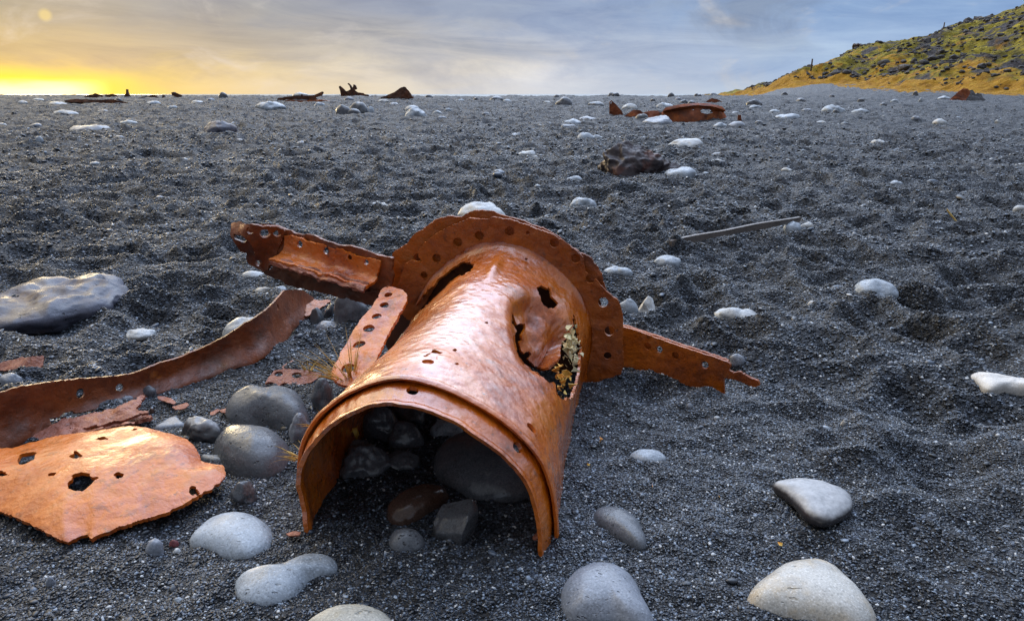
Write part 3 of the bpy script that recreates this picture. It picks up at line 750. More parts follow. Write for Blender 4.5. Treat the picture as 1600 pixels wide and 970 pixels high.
web_shade_out = [(412, 424), (430, 416), (470, 424), (520, 438), (560, 448), (600, 458), (604, 470), (597, 480), (576, 476), (548, 468), (512, 459), (480, 452), (452, 444), (432, 436), (416, 430)]
P = plane_grid(web_shade_out, wa + wn * 0.022, wn, 0.0030)
P = P + wn * (0.008 * fb3(P / 0.05, 3, 62))[..., None]
sheet('web_shade_sheet', P, jag(P, px_sd(P, web_shade_out), 0.005, 0.03, 17), 0.010, RUST_K, root)  # sheet added below the ledge, its shade put into the near-black colour

# angle iron riveted along the beam: upright leg, fillet, ledge towards the sea of stones
a0 = on_plane(598, 405, wa, wn); a1 = on_plane(447, 366, wa, wn); al = (a1 - a0); LA = np.linalg.norm(al); al /= LA
dn = np.cross(al, wn); dn = dn if dn[2] < 0 else -dn
prof = resample([(0.012, 0.0), (0.012, 0.020), (0.012, 0.038), (0.014, 0.050), (0.022, 0.061), (0.038, 0.068), (0.060, 0.071), (0.082, 0.074)], 46)
t = np.linspace(0, LA, 190)
wob = 0.004 * fb2(t / 0.06, 0 * t, 3, 64)
P = a0 + al * t[:, None, None] + wn * (prof[None, :, :1]) + dn * (prof[None, :, 1:] + wob[:, None, None])
N = normals(P); P = P + N * (0.002 * fb3(P / 0.03, 3, 65))[..., None]
ln = np.concatenate([[0], np.cumsum(np.linalg.norm(np.diff(prof, axis=0), axis=1))])
sd = np.minimum(np.minimum(ln, ln[-1] - ln)[None], np.minimum(t, LA - t)[:, None]); sd = jag(P, sd - 0.003, 0.005, 0.028, 9)
for x, y, r in [(470, 381, .011), (511, 391, .011), (548, 401, .008), (574, 409, .009)]: sd = np.minimum(sd, hole_sd(P, x, y, r))
ang = sheet('angle_iron', P, sd, 0.009, RUST_M, root)
# flaking laminated edge on the ledge
P = a0 + al * t[:, None, None] + wn * (0.060 + 0.026 * np.linspace(0, 1, 26))[None, :, None] + dn * (0.071 + 0.014 * np.linspace(0, 1, 26)[None, :, None] + wob[:, None, None])
P = P + dn * (0.005 * fb2(t[:, None] / 0.05, 3 * np.linspace(0, 1, 26)[None] + 0 * t[:, None], 3, 66))[..., None] + wn * (0.004 * vn3(P / 0.02, 67))[..., None]
sd = np.minimum(np.minimum(t, LA - t)[:, None] - 0.006, 0.005 + 0 * P[..., 0]); sd = jag(P, sd, 0.005, 0.03, 10)
e1 = np.minimum(np.arange(26), 25 - np.arange(26))[None] * 0.001 + 0 * sd; sd = np.minimum(sd, e1)
sheet('flaking_edge', P, sd, 0.011, RUST_P, ang)

# perforated strap sloping from the beam down along the trunk
strap = [(596, 452), (606, 449), (620, 451), (633, 456), (638, 466), (632, 480), (622, 498), (608, 522), (597, 545), (588, 566), (572, 592), (548, 608), (524, 598), (517, 589), (521, 574), (534, 552), (548, 528), (558, 508), (572, 492), (586, 474), (592, 464)]
sa = C0 + ray(612, 458) * 2.20; sb = C0 + ray(534, 594) * 1.86
sv = sb - sa; cv = np.array([0.94, -0.12, 0.10]); sn = np.cross(sv, cv); sn /= np.linalg.norm(sn); sn = sn if sn[2] > 0 else -sn
P = plane_grid(strap, sa, sn, 0.0030)
P = P + sn * (0.004 * fb3(P / 0.07, 3, 68) + 0.0008 * vn3(P / 0.012, 69))[..., None]
sd = jag(P, px_sd(P, strap, 1), 0.0018, 0.015, 11)
for x, y, r in [(607, 463, .0125), (600, 478, .013), (589, 496, .014), (576, 515, .016), (561, 540, .0175), (544, 578, .018)]: sd = np.minimum(sd, hole_sd(P, x, y, r))
sheet('perforated_strap', P, sd, 0.009, RUST_M, root)

# plate pair running off to the far side of the trunk
arm = [(934, 566), (934, 506), (975, 510), (1004, 519), (1030, 529), (1062, 540), (1096, 551), (1122, 559), (1136, 564), (1143, 570), (1139, 577), (1147, 581), (1158, 580), (1170, 588), (1185, 594), (1188, 601), (1180, 604), (1162, 597), (1146, 592), (1132, 590), (1132, 616), (1106, 610), (1079, 603), (997, 586), (960, 578)]
q0 = np.array([0.364, 2.25, 0.0]); q1 = np.array([0.638, 2.06, 0.0]); qd = q1 - q0; qn = np.cross(qd, UP); qn /= np.linalg.norm(qn)
if qn[1] > 0: qn = -qn
P = plane_grid(arm, q0, qn, 0.0030)
P = P + qn * (0.003 * fb3(P / 0.12, 3, 71) + 0.0006 * vn3(P / 0.012, 72))[..., None]
sd = jag(P, px_sd(P, arm), 0.0012, 0.014, 12)
for x, y, r in [(1012, 541, .0125), (1031, 545, .011), (1056, 555, .012), (1102, 570, .0125)]: sd = np.minimum(sd, hole_sd(P, x, y, r))
sheet('arm_plate', P, sd, 0.009, RUST_D, root)
arm2 = [(940, 566), (940, 504), (978, 508), (1030, 525), (1064, 537), (1098, 548), (1126, 557), (1140, 563), (1140, 580), (1120, 590), (1000, 570)]
P = plane_grid(arm2, q0 - qn * 0.026, qn, 0.0034)
P = P + qn * (0.003 * fb3(P / 0.12, 3, 73))[..., None]
sd = jag(P, px_sd(P, arm2), 0.0012, 0.014, 13)
for x, y, r in [(1031, 545, .012), (1102, 570, .012)]: sd = np.minimum(sd, hole_sd(P, x, y, r))
sheet('arm_plate', P, sd, 0.009, RUST_D, root)

# ------------------------------------------------------------------ bent strap lying across the sand
top_px = np.array([(-90, 632), (-40, 624), (0, 611), (24, 604), (47, 598), (80, 595), (109, 592), (150, 589), (190, 586), (212, 580), (228, 574), (255, 564), (285, 555), (315, 542), (342, 529), (362, 517), (380, 505), (400, 493), (417, 482), (433, 464), (446, 448), (458, 455), (468, 450), (478, 457), (489, 465)], float)
bot_px = np.array([(-95, 722), (-45, 714), (0, 700), (28, 690), (60, 676), (95, 660), (125, 645), (158, 634), (190, 624), (212, 618), (232, 609), (262, 597), (290, 589), (325, 579), (352, 575), (372, 572), (390, 568), (404, 563), (416, 557), (430, 543), (444, 528), (458, 514), (470, 503), (482, 492), (494, 482)], float)
tp = resample(top_px, 330); bp = resample(bot_px, 330)
rows = []
for (tx, ty), (bx, by) in zip(tp, bp):
    b = hit(bx, by); hd = np.array([b[0], b[1], 0]); hd /= np.linalg.norm(hd)
    tpt = on_plane(tx, ty, b + hd * 0.005, hd)
    rows.append((b, tpt, hd))
b = np.array([r[0] for r in rows]); tpv = np.array([r[1] for r in rows]); hd = np.array([r[2] for r in rows])
b[:, 2] = G(b[:, 0], b[:, 1]) - 0.006
kern = np.ones(9) / 9
for A_ in (b, tpv):
    for i in range(3): A_[4:-4, i] = np.convolve(A_[:, i], kern, 'valid')
v = np.linspace(0, 1, 46)
P = b[:, None] * (1 - v[None, :, None]) + tpv[:, None] * v[None, :, None]
fold = np.exp(-((v - 0.0) / 0.30) ** 2)
P = P - hd[:, None] * (0.040 * fold[None] * np.linspace(0.7, 1.6, 330)[:, None])[..., None]
P = P + hd[:, None] * (0.004 * fb3(P / 0.10, 3, 81) + 0.0012 * fb3(P / 0.03, 2, 82))[..., None]
sd = np.minimum(np.minimum(v, 1 - v)[None] * 0.11 + 0 * P[..., 0], 0.11)
sd = np.minimum(sd, np.minimum(np.arange(330), 329 - np.arange(330))[:, None] * 0.005); sd = jag(P, sd - 0.0015, 0.0016, 0.02, 14)
PX, PY, PZ = proj(P)
for x, y, r in [(125, 614, .0135), (186, 605, .0115), (432, 480, .012)]: sd = np.minimum(sd, hole_sd(P, x, y, r))
for pl in ([(76, 654), (92, 651), (100, 644), (112, 642), (117, 646), (128, 645), (150, 640), (150, 660), (80, 664)],):
    sd = np.minimum(sd, -(poly_sd(PX, PY, pl) * PZ / FPX + 0.002 * fb3(P / 0.012, 2, 7)))
sroot = empty('bent_strap', tuple(float(q) for q in hit(200, 622)), 'long bent brown iron strip standing on edge in the sand, ending under the beam', 'wreckage')
sheet('upright_strip', P, sd, 0.007, RUST_B, sroot)
def lay_sheet(name, poly, lift, th, mat, parent=None, step=0.004, smooth=0, ampl=0.003, jagamp=0.003, holes=(), polyholes=(), tilt=None, bulge=0.0, wl=0.07, seed=0, label=None, cat=None, group=None, edge_drop=0.0):
    """a plate lying on the sand, its outline taken from the ground it covers"""
    c = np.mean(poly, 0); g = hit(*c); z0 = float(G(g[0], g[1])) + lift
    n = np.array(tilt if tilt is not None else (0, 0, 1.0), float); p0 = np.array([g[0], g[1], z0])
    P = plane_grid(poly, p0, n, step); e = px_sd(P, poly, smooth)
    ext = max(1e-3, e.max())
    n /= np.linalg.norm(n)
    P = P + n * (ampl * fb3(P / wl, 3, seed + 90) + 0.0006 * vn3(P / 0.012, 5))[..., None]
    if bulge: P = P + n * (bulge * (1 - np.clip(1 - np.clip(e, 0, ext) / ext, 0, 1) ** 2.2))[..., None]
    e2 = px_sd(P, poly, smooth) if bulge < 0.02 else e
    sd = jag(P, e2, jagamp, 0.016, seed)
    X, Y, Z = proj(P)
    for x, y, r in holes: sd = np.minimum(sd, hole_sd(P, x, y, r))
    for pl in polyholes: sd = np.minimum(sd, -(poly_sd(X, Y, pl) * Z / FPX * 1.0 + jagamp * fb3(P / 0.012, 2, seed + 3)))
    ob = sheet(name, P, sd, th, mat, parent, origin=p0 if parent is None else (0, 0, 0), thin_edge=0.0)
    if label: tag(ob, label, cat, group)
    return ob
lay_sheet('torn_lower_flap', [(-60, 720), (-10, 706), (28, 690), (62, 674), (100, 657), (140, 648), (176, 640), (196, 632), (214, 622), (228, 618), (222, 628), (212, 640), (236, 644), (214, 652), (180, 660), (140, 668), (110, 676), (80, 690), (58, 702), (40, 706), (22, 700), (-10, 716), (-60, 735)], 0.025, 0.008, RUST_P, sroot, 0.0035, 0, 0.006, 0.004, seed=4, wl=0.05, tilt=(0.05, -0.25, 1))
lay_sheet('flaking_edge', [(72, 690), (110, 672), (150, 662), (190, 655), (232, 648), (236, 652), (200, 664), (160, 672), (120, 683), (80, 700)], 0.010, 0.010, RUST_P, sroot, 0.003, 0, 0.008, 0.005, seed=7, wl=0.03)
lay_sheet('torn_tail', [(478, 478), (490, 468), (500, 471), (512, 469), (518, 471), (508, 477), (496, 484), (484, 493), (476, 496)], 0.05, 0.006, RUST_D, sroot, 0.004, 0, 0.004, 0.003, seed=8, tilt=(0.25, -.2, 1))

# ------------------------------------------------------------------ big domed plate
plate = [(-130, 720), (-70, 712), (-20, 704), (20, 701), (47, 692), (95, 680), (140, 674), (180, 669), (209, 668), (235, 672), (256, 677), (276, 684), (290, 691), (303, 702), (310, 712), (313, 725), (332, 728), (348, 730), (352, 746), (345, 757), (330, 769), (308, 780), (282, 793), (256, 804), (222, 816), (190, 826), (166, 834), (152, 838), (143, 842), (138, 836), (128, 838), (118, 842), (108, 848), (100, 849), (85, 841), (66, 832), (47, 822), (22, 810), (0, 799), (-60, 775), (-130, 752)]
ph = [[(27, 722), (34, 712), (48, 708), (58, 709), (54, 720), (42, 727), (30, 728)], [(107, 716), (114, 712), (118, 707), (126, 711), (133, 714), (126, 717), (116, 719)], [(149, 688), (160, 685), (174, 686), (168, 689), (156, 690)],
      [(108, 757), (112, 750), (114, 744), (126, 740), (140, 741), (145, 747), (156, 748), (148, 752), (142, 760), (130, 771), (118, 769), (106, 766)], [(178, 744), (184, 741), (194, 743), (192, 748), (184, 750)], [(74, 743), (80, 741), (88, 742), (86, 745), (78, 746)], [(295, 764), (300, 759), (307, 762), (308, 768), (312, 776), (309, 777), (305, 771), (301, 775), (297, 772)], [(0, 737), (8, 740), (14, 744), (4, 745), (-8, 742)], [(206, 672), (212, 671), (214, 673), (208, 674)]]
lay_sheet('domed_plate', plate, 0.035, 0.009, RUST_M, None, 0.0034, 0, 0.006, 0.002, (), ph, (0.03, -0.07, 1), 0.030, 0.16, 21, 'broad smooth orange plate with ragged holes, lying flat below the bent strip', 'wreckage')
lay_sheet('perforated_plate', [(414, 601), (420, 590), (429, 579), (445, 577), (479, 579), (502, 586), (494, 594), (486, 599), (468, 602), (452, 610), (441, 614), (416, 609)], 0.02, 0.007, RUST_P, None, 0.0028, 0, 0.003, 0.0015, [(436, 585, .013), (464, 587, .0145), (421, 602, .013), (444, 604, .0145)], (), (0.1, -0.3, 1), seed=30, label='small rusty plate with four round holes, behind the notched grey stone', cat='wreckage')
lay_sheet('rusty_offcut', [(-60, 580), (-30, 574), (0, 567), (28, 560), (52, 557), (70, 557), (68, 568), (64, 577), (40, 577), (0, 580), (-60, 592)], 0.03, 0.007, RUST_P, None, 0.004, 0, 0.006, 0.003, (), (), (0.1, -0.7, 1), seed=33, label='flat scrap of reddish iron behind the bent strip, cut off by the photo\'s edge', cat='wreckage')
fl_l = ['pinkish rust flake behind the grey triangular slab', 'pale orange rust flake nearest above the grey triangular slab', 'small brown rust flake touching the notched stone\'s tip', 'dark red rust flake beside the notched stone', 'dark red rust splinter above the plate with four holes', 'thin rust flake on the sand before the trunk\'s near left foot', 'dark rust flake inside the trunk by its right foot']
for i, pl in enumerate([[(246, 620), (256, 619), (268, 623), (276, 629), (272, 632), (258, 628), (247, 624)], [(268, 636), (280, 633), (292, 629), (296, 633), (288, 639), (274, 640)], [(328, 644), (340, 639), (345, 641), (336, 647), (329, 649)], [(344, 641), (356, 637), (370, 637), (369, 643), (356, 645), (346, 645)], [(440, 574), (448, 568), (458, 563), (461, 567), (452, 573), (443, 578)], [(446, 834), (458, 830), (470, 832), (468, 837), (452, 838)], [(832, 842), (838, 832), (845, 829), (846, 834), (838, 844)]]):
    lay_sheet('rust_flake', pl, 0.010, 0.003, RUST_P, None, 0.0016, 0, 0.003, 0.001, (), (), None, seed=50 + i, wl=0.03, label=fl_l[i], cat='rust flake', group='rust flakes on the sand')

# ------------------------------------------------------------------ stones
def ell_grid(nl=40, nw=64):
    e = np.linspace(-math.pi / 2, math.pi / 2, nl)[:, None]; a = np.linspace(0, 2 * math.pi, nw, endpoint=False)[None]
    return e + 0 * a, a + 0 * e
def close_caps(nl, nw):
    F = grid_faces(nl, nw, True)
    return F
def stone_shape(c, rfun, H, Hb, mat, name, label, cat='stone', group=None, lump=0.06, seed=0, flat=1.0, ridge=0.0, facet=0.0, grit=0.0, nl=44, nw=84, tilt=(0, 0), top_shift=(0, 0)):
    E, A = ell_grid(nl, nw)
    r = rfun(A); ce = np.cos(E).clip(0) ** flat; se = np.sin(E)
    x = r * ce * np.cos(A); y = r * ce * np.sin(A); z = np.where(se > 0, H * se, Hb * se)
    L = float(np.mean(r)); P = np.stack([x, y, z], -1)
    nrm = np.stack([np.cos(E) * np.cos(A), np.cos(E) * np.sin(A), np.sin(E)], -1)
    d = lump * L * (fb3(P / (L * 0.9) + seed * 3.3, 2, seed) + 0.25 * fb3(P / (L * 0.3) + seed, 3, seed + 5))
    if ridge: d = d + ridge * L * (0.4 - np.abs(fb3(P / (L * 0.75) + seed, 3, seed + 9)))
    if grit: d = d + grit * L * (0.35 - np.abs(fb3(P / (L * 0.22) + seed, 4, seed + 19)))
    if facet:
        rg = np.random.default_rng(seed + 1)
        for q in range(9):
            k = rg.normal(size=3); k /= np.linalg.norm(k); lim = facet * (0.72 + 0.3 * rg.random())
            Q = P / np.array([L, L, max(H, Hb)]); dd = Q @ k; over = np.clip(dd - lim, 0, None)
            P = P - (over[..., None] * k) * np.array([L, L, max(H, Hb)])
    P = P + nrm * d[..., None]
    P[..., 0] += top_shift[0] * np.clip(se, 0, 1); P[..., 1] += top_shift[1] * np.clip(se, 0, 1)
    if tilt[0] or tilt[1]: P[..., 2] += P[..., 0] * tilt[0] + P[..., 1] * tilt[1]
    ob = mesh_ob(name, P.reshape(-1, 3) + c, close_caps(nl, nw), mat, None, c)
    return tag(ob, label, cat, group)
def stone(label, cx, yb, w, h, mat, k=0.75, name='beach_stone', group=None, yaw=None, lump=0.15, seed=None, lift=0.0, D=None, res=False, **kw):
    """w, h: size in the photo; yb: photo row of its lowest visible edge"""
    stone.n += 1; seed = stone.n if seed is None else seed
    rg = np.random.default_rng(seed)
    g = hit(cx, yb); th = math.atan2(CAM_H - g[2], math.hypot(g[0], g[1]))
    z = (g - C0) @ Fv; m = z / FPX; W_ = w * m; hm = h * m; s_, c_ = math.sin(th), math.cos(th)
    Dp = (k * W_ if D is None else D * W_); a = min(Dp / 2 * s_, 0.40 * hm); Dp = 2 * a / max(s_, 1e-3) if a < Dp / 2 * s_ else Dp
    Dp = max(Dp, 0.3 * W_ if g[1] > 6 else 0.0)
    a = min(a, 0.4 * hm); H = math.sqrt(max((hm - a) ** 2 - a ** 2, (0.25 * hm) ** 2)) / c_
    cyp = yb - a / m
    gc = hit(cx, cyp); gz = float(G(gc[0], gc[1]))
    a2, b2 = W_ / 2, Dp / 2
    aa = np.linspace(0, 2 * math.pi, 17)[:-1]; gz = float(np.percentile(G(gc[0] + 0.9 * a2 * np.cos(aa), gc[1] + 0.9 * b2 * np.sin(aa)), 45))
    c = np.array([gc[0], gc[1], gz + lift]); e = rg.uniform(-0.12, 0.12); ph = rg.uniform(0, 6.28)
    yw = 0.0 if yaw is None else yaw
    def rf(A):
        B = A - yw
        return (1 / ((np.abs(np.cos(B)) / a2) ** 2.2 + (np.abs(np.sin(B)) / b2) ** 2.2) ** (1 / 2.2)) * (1 + e * np.cos(A - ph) + 0.05 * np.cos(3 * A + ph))
    small = w < 34
    return stone_shape(c, rf, H, max(H * 0.9, 0.45 * a2), mat, name, label, 'stone', group, lump, seed, nl=18 if small else (110 if res else 40), nw=30 if small else (190 if res else 72), **kw)
stone.n = 0
def stone_px(label, poly, H, mat, zc=0.0, name='beach_stone', Hb=None, lump=0.05, seed=0, flat=0.8, group=None, cat='stone', far=True, **kw):
    """a stone whose plan follows the patch of sand it covers"""
    p = smooth_poly(poly, 2)
    pts = np.array([on_plane(x, y, (0, 0, zc), (0, 0, 1.0)) for x, y in p])
    c = (pts.max(0) + pts.min(0)) / 2
    if far:          # the far side of a domed stone hides behind its top
        dc = np.hypot(c[0], c[1]); th = math.atan2(CAM_H - zc, dc)
        r0 = pts[:, 1].max() - pts[:, 1].min(); hs = H / math.tan(th)
        # solve the plan depth so that the visible outline ends where it should
        for f in np.linspace(1, 0.3, 60):
            b_ = r0 * f / 2
            if b_ + math.sqrt(b_ ** 2 + (H / math.tan(th)) ** 2) <= r0: break
        y0 = pts[:, 1].min(); pts[:, 1] = y0 + (pts[:, 1] - y0) * f
        cx_shift = pts[:, 0] * 0
        c = (pts.max(0) + pts.min(0)) / 2
    q = pts[:, :2] - c[:2]; ang = np.arctan2(q[:, 1], q[:, 0]); rr = np.hypot(q[:, 0], q[:, 1]); o = np.argsort(ang); ang, rr = ang[o], rr[o]
    ang = np.concatenate([ang - 2 * math.pi, ang, ang + 2 * math.pi]); rr = np.tile(rr, 3)
    rf = lambda A: np.interp((A + math.pi) % (2 * math.pi) - math.pi, ang, rr)
    aa = np.linspace(0, 2 * math.pi, 17)[:-1]; c = np.array([c[0], c[1], float(np.median(G(c[0] + rf(aa) * np.cos(aa) * .9, c[1] + rf(aa) * np.sin(aa) * .9))) - 0.004 + zc])
    return stone_shape(c, rf, H, Hb if Hb is not None else 0.05, mat, name, label, cat, group, lump, seed, flat, **kw)

# --- foreground stones round the wreck
stone_px('notched dark grey stone, topmost of the big smooth ones beside the trunk\'s near left foot', [(369, 648), (371, 630), (384, 619), (402, 614), (424, 617), (440, 616), (454, 606), (472, 600), (486, 603), (492, 620), (490, 645), (483, 665), (468, 674), (440, 670), (410, 664), (386, 660)], 0.085, S_GREY, lump=0.09, seed=3)
stone_px('pitted dark grey stone lying just below the notched one', [(346, 700), (350, 684), (366, 670), (388, 664), (420, 667), (446, 676), (462, 690), (462, 712), (448, 730), (428, 742), (398, 748), (372, 740), (354, 722)], 0.075, S_GREY, lump=0.05, seed=8)
stone_px('glossy dark stone with a pale cap, between the domed plate and the notched stone', [(296, 668), (304, 654), (320, 649), (336, 651), (352, 660), (366, 668), (356, 682), (344, 692), (320, 694), (302, 686)], 0.055, m_sheen_cap('sheen_capped_stone', (0.26, 0.27, 0.29), (0.04, 0.042, 0.048), 0.030, 0.050), lump=0.12, seed=14, ridge=0.15)
stone_px('pale grey triangular slab of stone with a sharp point, behind the domed plate', [(236, 670), (252, 660), (266, 651), (280, 646), (284, 655), (293, 664), (270, 667)], 0.014, S_MID, lump=0.03, seed=4, flat=0.4)
stone_px('big pale flat stone half sunk in the gravel below the pitted stone', [(297, 840), (306, 824), (326, 806), (352, 796), (382, 794), (408, 799), (426, 812), (434, 830), (428, 850), (408, 866), (380, 874), (352, 866), (322, 854)], 0.040, S_PALE, lump=0.03, seed=21)
stone_px('long pale stone shaped like a bent tongue, near the photo\'s lower edge', [(364, 912), (372, 898), (390, 892), (420, 892), (448, 886), (468, 872), (492, 861), (518, 862), (533, 874), (530, 888), (508, 896), (482, 906), (466, 926), (444, 938), (412, 944), (382, 940), (368, 928)], 0.034, S_PALE, lump=0.03, seed=22)
stone_px('ochre stained stone cut off by the photo\'s lower edge below the bent tongue stone', [(474, 980), (490, 962), (516, 948), (546, 941), (580, 943), (606, 952), (622, 968), (630, 990), (600, 1020), (540, 1025), (490, 1010)], 0.040, S_MOSSY, lump=0.04, seed=23)
stone_px('large blue-grey rounded stone half buried right below the trunk\'s near right foot', [(873, 918), (882, 898), (898, 882), (924, 874), (952, 874), (976, 884), (994, 902), (1006, 930), (1020, 958), (1026, 985), (990, 990), (962, 970), (930, 972), (890, 966), (876, 944)], 0.052, S_MID, lump=0.03, seed=24)
stone_px('large cream stone with an orange stain, in the lower right corner area', [(1162, 926), (1176, 908), (1196, 894), (1212, 880), (1240, 871), (1272, 869), (1298, 880), (1318, 900), (1342, 926), (1364, 950), (1372, 972), (1350, 990), (1310, 982), (1270, 970), (1220, 962), (1182, 952), (1166, 940)], 0.050, S_CREAM, lump=0.03, seed=25)
stone_px('smooth dark stone with a shiny pale top lying tilted in a hollow by itself', [(1200, 768), (1222, 761), (1250, 760), (1284, 766), (1314, 774), (1332, 788), (1333, 806), (1318, 820), (1290, 829), (1262, 818), (1244, 800), (1226, 782)], 0.028, m_sheen_cap('sheen_topped_stone', (0.36, 0.37, 0.39), (0.035, 0.033, 0.036), 0.004, 0.016), zc=0.022, Hb=0.030, lump=0.04, seed=26, far=False)
stone_px('grey wedge of stone half sunk beside the trunk\'s near right foot', [(923, 800), (932, 787), (952, 785), (976, 792), (996, 806), (1004, 824), (1014, 850), (1000, 856), (974, 842), (950, 826), (932, 814)], 0.030, S_GREY, lump=0.04, seed=27)
stone_px('pale pebble with a dark end, alone on the sand right of the trunk', [(979, 708), (988, 701), (1008, 700), (1030, 703), (1043, 714), (1034, 723), (1012, 726), (990, 719)], 0.022, S_PALE, lump=0.05, seed=28)
stone_px('long purple grey boulder with cracks, cut off by the photo\'s left edge', [(-40, 505), (-26, 484), (10, 468), (50, 453), (90, 445), (130, 441), (172, 437), (200, 443), (211, 456), (204, 472), (172, 486), (130, 496), (90, 506), (50, 514), (0, 516), (-34, 514)], 0.065, S_PURP, name='boulder', cat='boulder', Hb=.08, lump=0.10, seed=61, ridge=0.13, flat=0.65, grit=0.018, nl=100, nw=180)
# under and in the trunk
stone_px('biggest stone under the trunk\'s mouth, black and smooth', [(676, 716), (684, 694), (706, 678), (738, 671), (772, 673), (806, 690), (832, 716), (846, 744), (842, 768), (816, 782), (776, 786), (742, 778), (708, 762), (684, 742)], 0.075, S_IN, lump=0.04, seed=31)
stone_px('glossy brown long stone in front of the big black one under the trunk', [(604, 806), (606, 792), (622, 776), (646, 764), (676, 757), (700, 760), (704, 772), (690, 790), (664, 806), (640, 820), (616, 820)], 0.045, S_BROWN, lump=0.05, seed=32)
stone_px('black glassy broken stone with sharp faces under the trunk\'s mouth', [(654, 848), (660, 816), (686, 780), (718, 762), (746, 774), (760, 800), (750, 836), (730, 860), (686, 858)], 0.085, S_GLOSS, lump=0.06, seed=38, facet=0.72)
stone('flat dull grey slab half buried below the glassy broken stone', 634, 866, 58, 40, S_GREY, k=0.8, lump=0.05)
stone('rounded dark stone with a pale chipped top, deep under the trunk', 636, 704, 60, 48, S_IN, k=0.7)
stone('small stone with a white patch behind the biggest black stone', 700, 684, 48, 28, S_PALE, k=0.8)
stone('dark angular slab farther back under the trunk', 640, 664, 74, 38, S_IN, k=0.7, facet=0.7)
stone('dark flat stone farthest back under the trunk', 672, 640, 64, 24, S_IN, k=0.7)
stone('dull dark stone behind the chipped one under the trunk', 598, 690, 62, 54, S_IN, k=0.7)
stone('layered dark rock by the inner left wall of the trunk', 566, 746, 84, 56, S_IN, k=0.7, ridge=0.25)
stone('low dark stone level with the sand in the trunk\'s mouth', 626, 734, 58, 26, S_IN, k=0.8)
stone('blue-grey stone standing between the notched stone and the trunk', 506, 640, 34, 52, S_GREY, k=0.9)
stone('greyish stone with lichen wedged against the trunk\'s left wall', 470, 690, 34, 44, S_MID, k=0.8)
stone('half dark, half white oval pebble below the pitted stone', 381, 788, 38, 33, S_GLOSS, k=0.7, yaw=0.5)
stone('small round grey pebble standing up near the domed plate\'s front edge', 243, 866, 26, 27, S_MID, k=0.9)
stone('small crimson pebble by the round grey one', 271, 847, 15, 12, m_stone('crimson_pebble', (0.13, 0.03, 0.035), 0.3))
stone('white pebble of the tiny pair next to the crimson pebble', 276, 857, 13, 9, S_WHITE)
stone('tiny pale pebble far in the lower left, half sunk', 80, 919, 14, 17, S_MID)
stone('tiny light pebble before the long bent tongue stone', 278, 937, 14, 9, S_PALE)
stone('dark round pebble under the bent strip\'s fold', 233, 618, 20, 19, S_DARK)
stone('long dark pebble tucked under the bent strip\'s lower edge', 172, 641, 44, 15, S_GREY)
stone('small pale grey pebble under the bent strip beside the fold', 200, 630, 18, 10, S_MID)
stone('brown bead of a pebble beside the bent strip\'s fold', 236, 637, 9, 8, S_BROWN)
stone('grey stone between the loose iron scrap and the bent strip, at the photo\'s edge', 18, 602, 36, 22, S_MID)
stone('white stone peeking from under the bent strip\'s torn flap', 4, 716, 34, 16, S_WHITE)
stone('large white stone showing above the bent strip near its far end', 388, 520, 78, 42, S_WHITE)
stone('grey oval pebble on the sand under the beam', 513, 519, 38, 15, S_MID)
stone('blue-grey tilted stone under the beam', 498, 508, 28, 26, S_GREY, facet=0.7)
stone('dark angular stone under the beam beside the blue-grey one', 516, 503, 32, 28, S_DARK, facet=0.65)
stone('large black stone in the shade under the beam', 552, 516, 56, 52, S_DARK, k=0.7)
stone('slim pale pebble squeezed between the perforated strap and the trunk', 622, 508, 14, 28, S_PALE, k=1.0, lift=0.05)
stone('big white stone behind the flange, showing over its top', 752, 352, 84, 36, S_WHITE, k=0.9)
stone('blue-grey pebble in the notch at the end of the arm plate', 1150, 580, 23, 14, S_MID)
stone('yellow lichened stone seen through the trunk\'s torn left seam', 655, 560, 44, 36, S_MOSSY, lift=0.10)
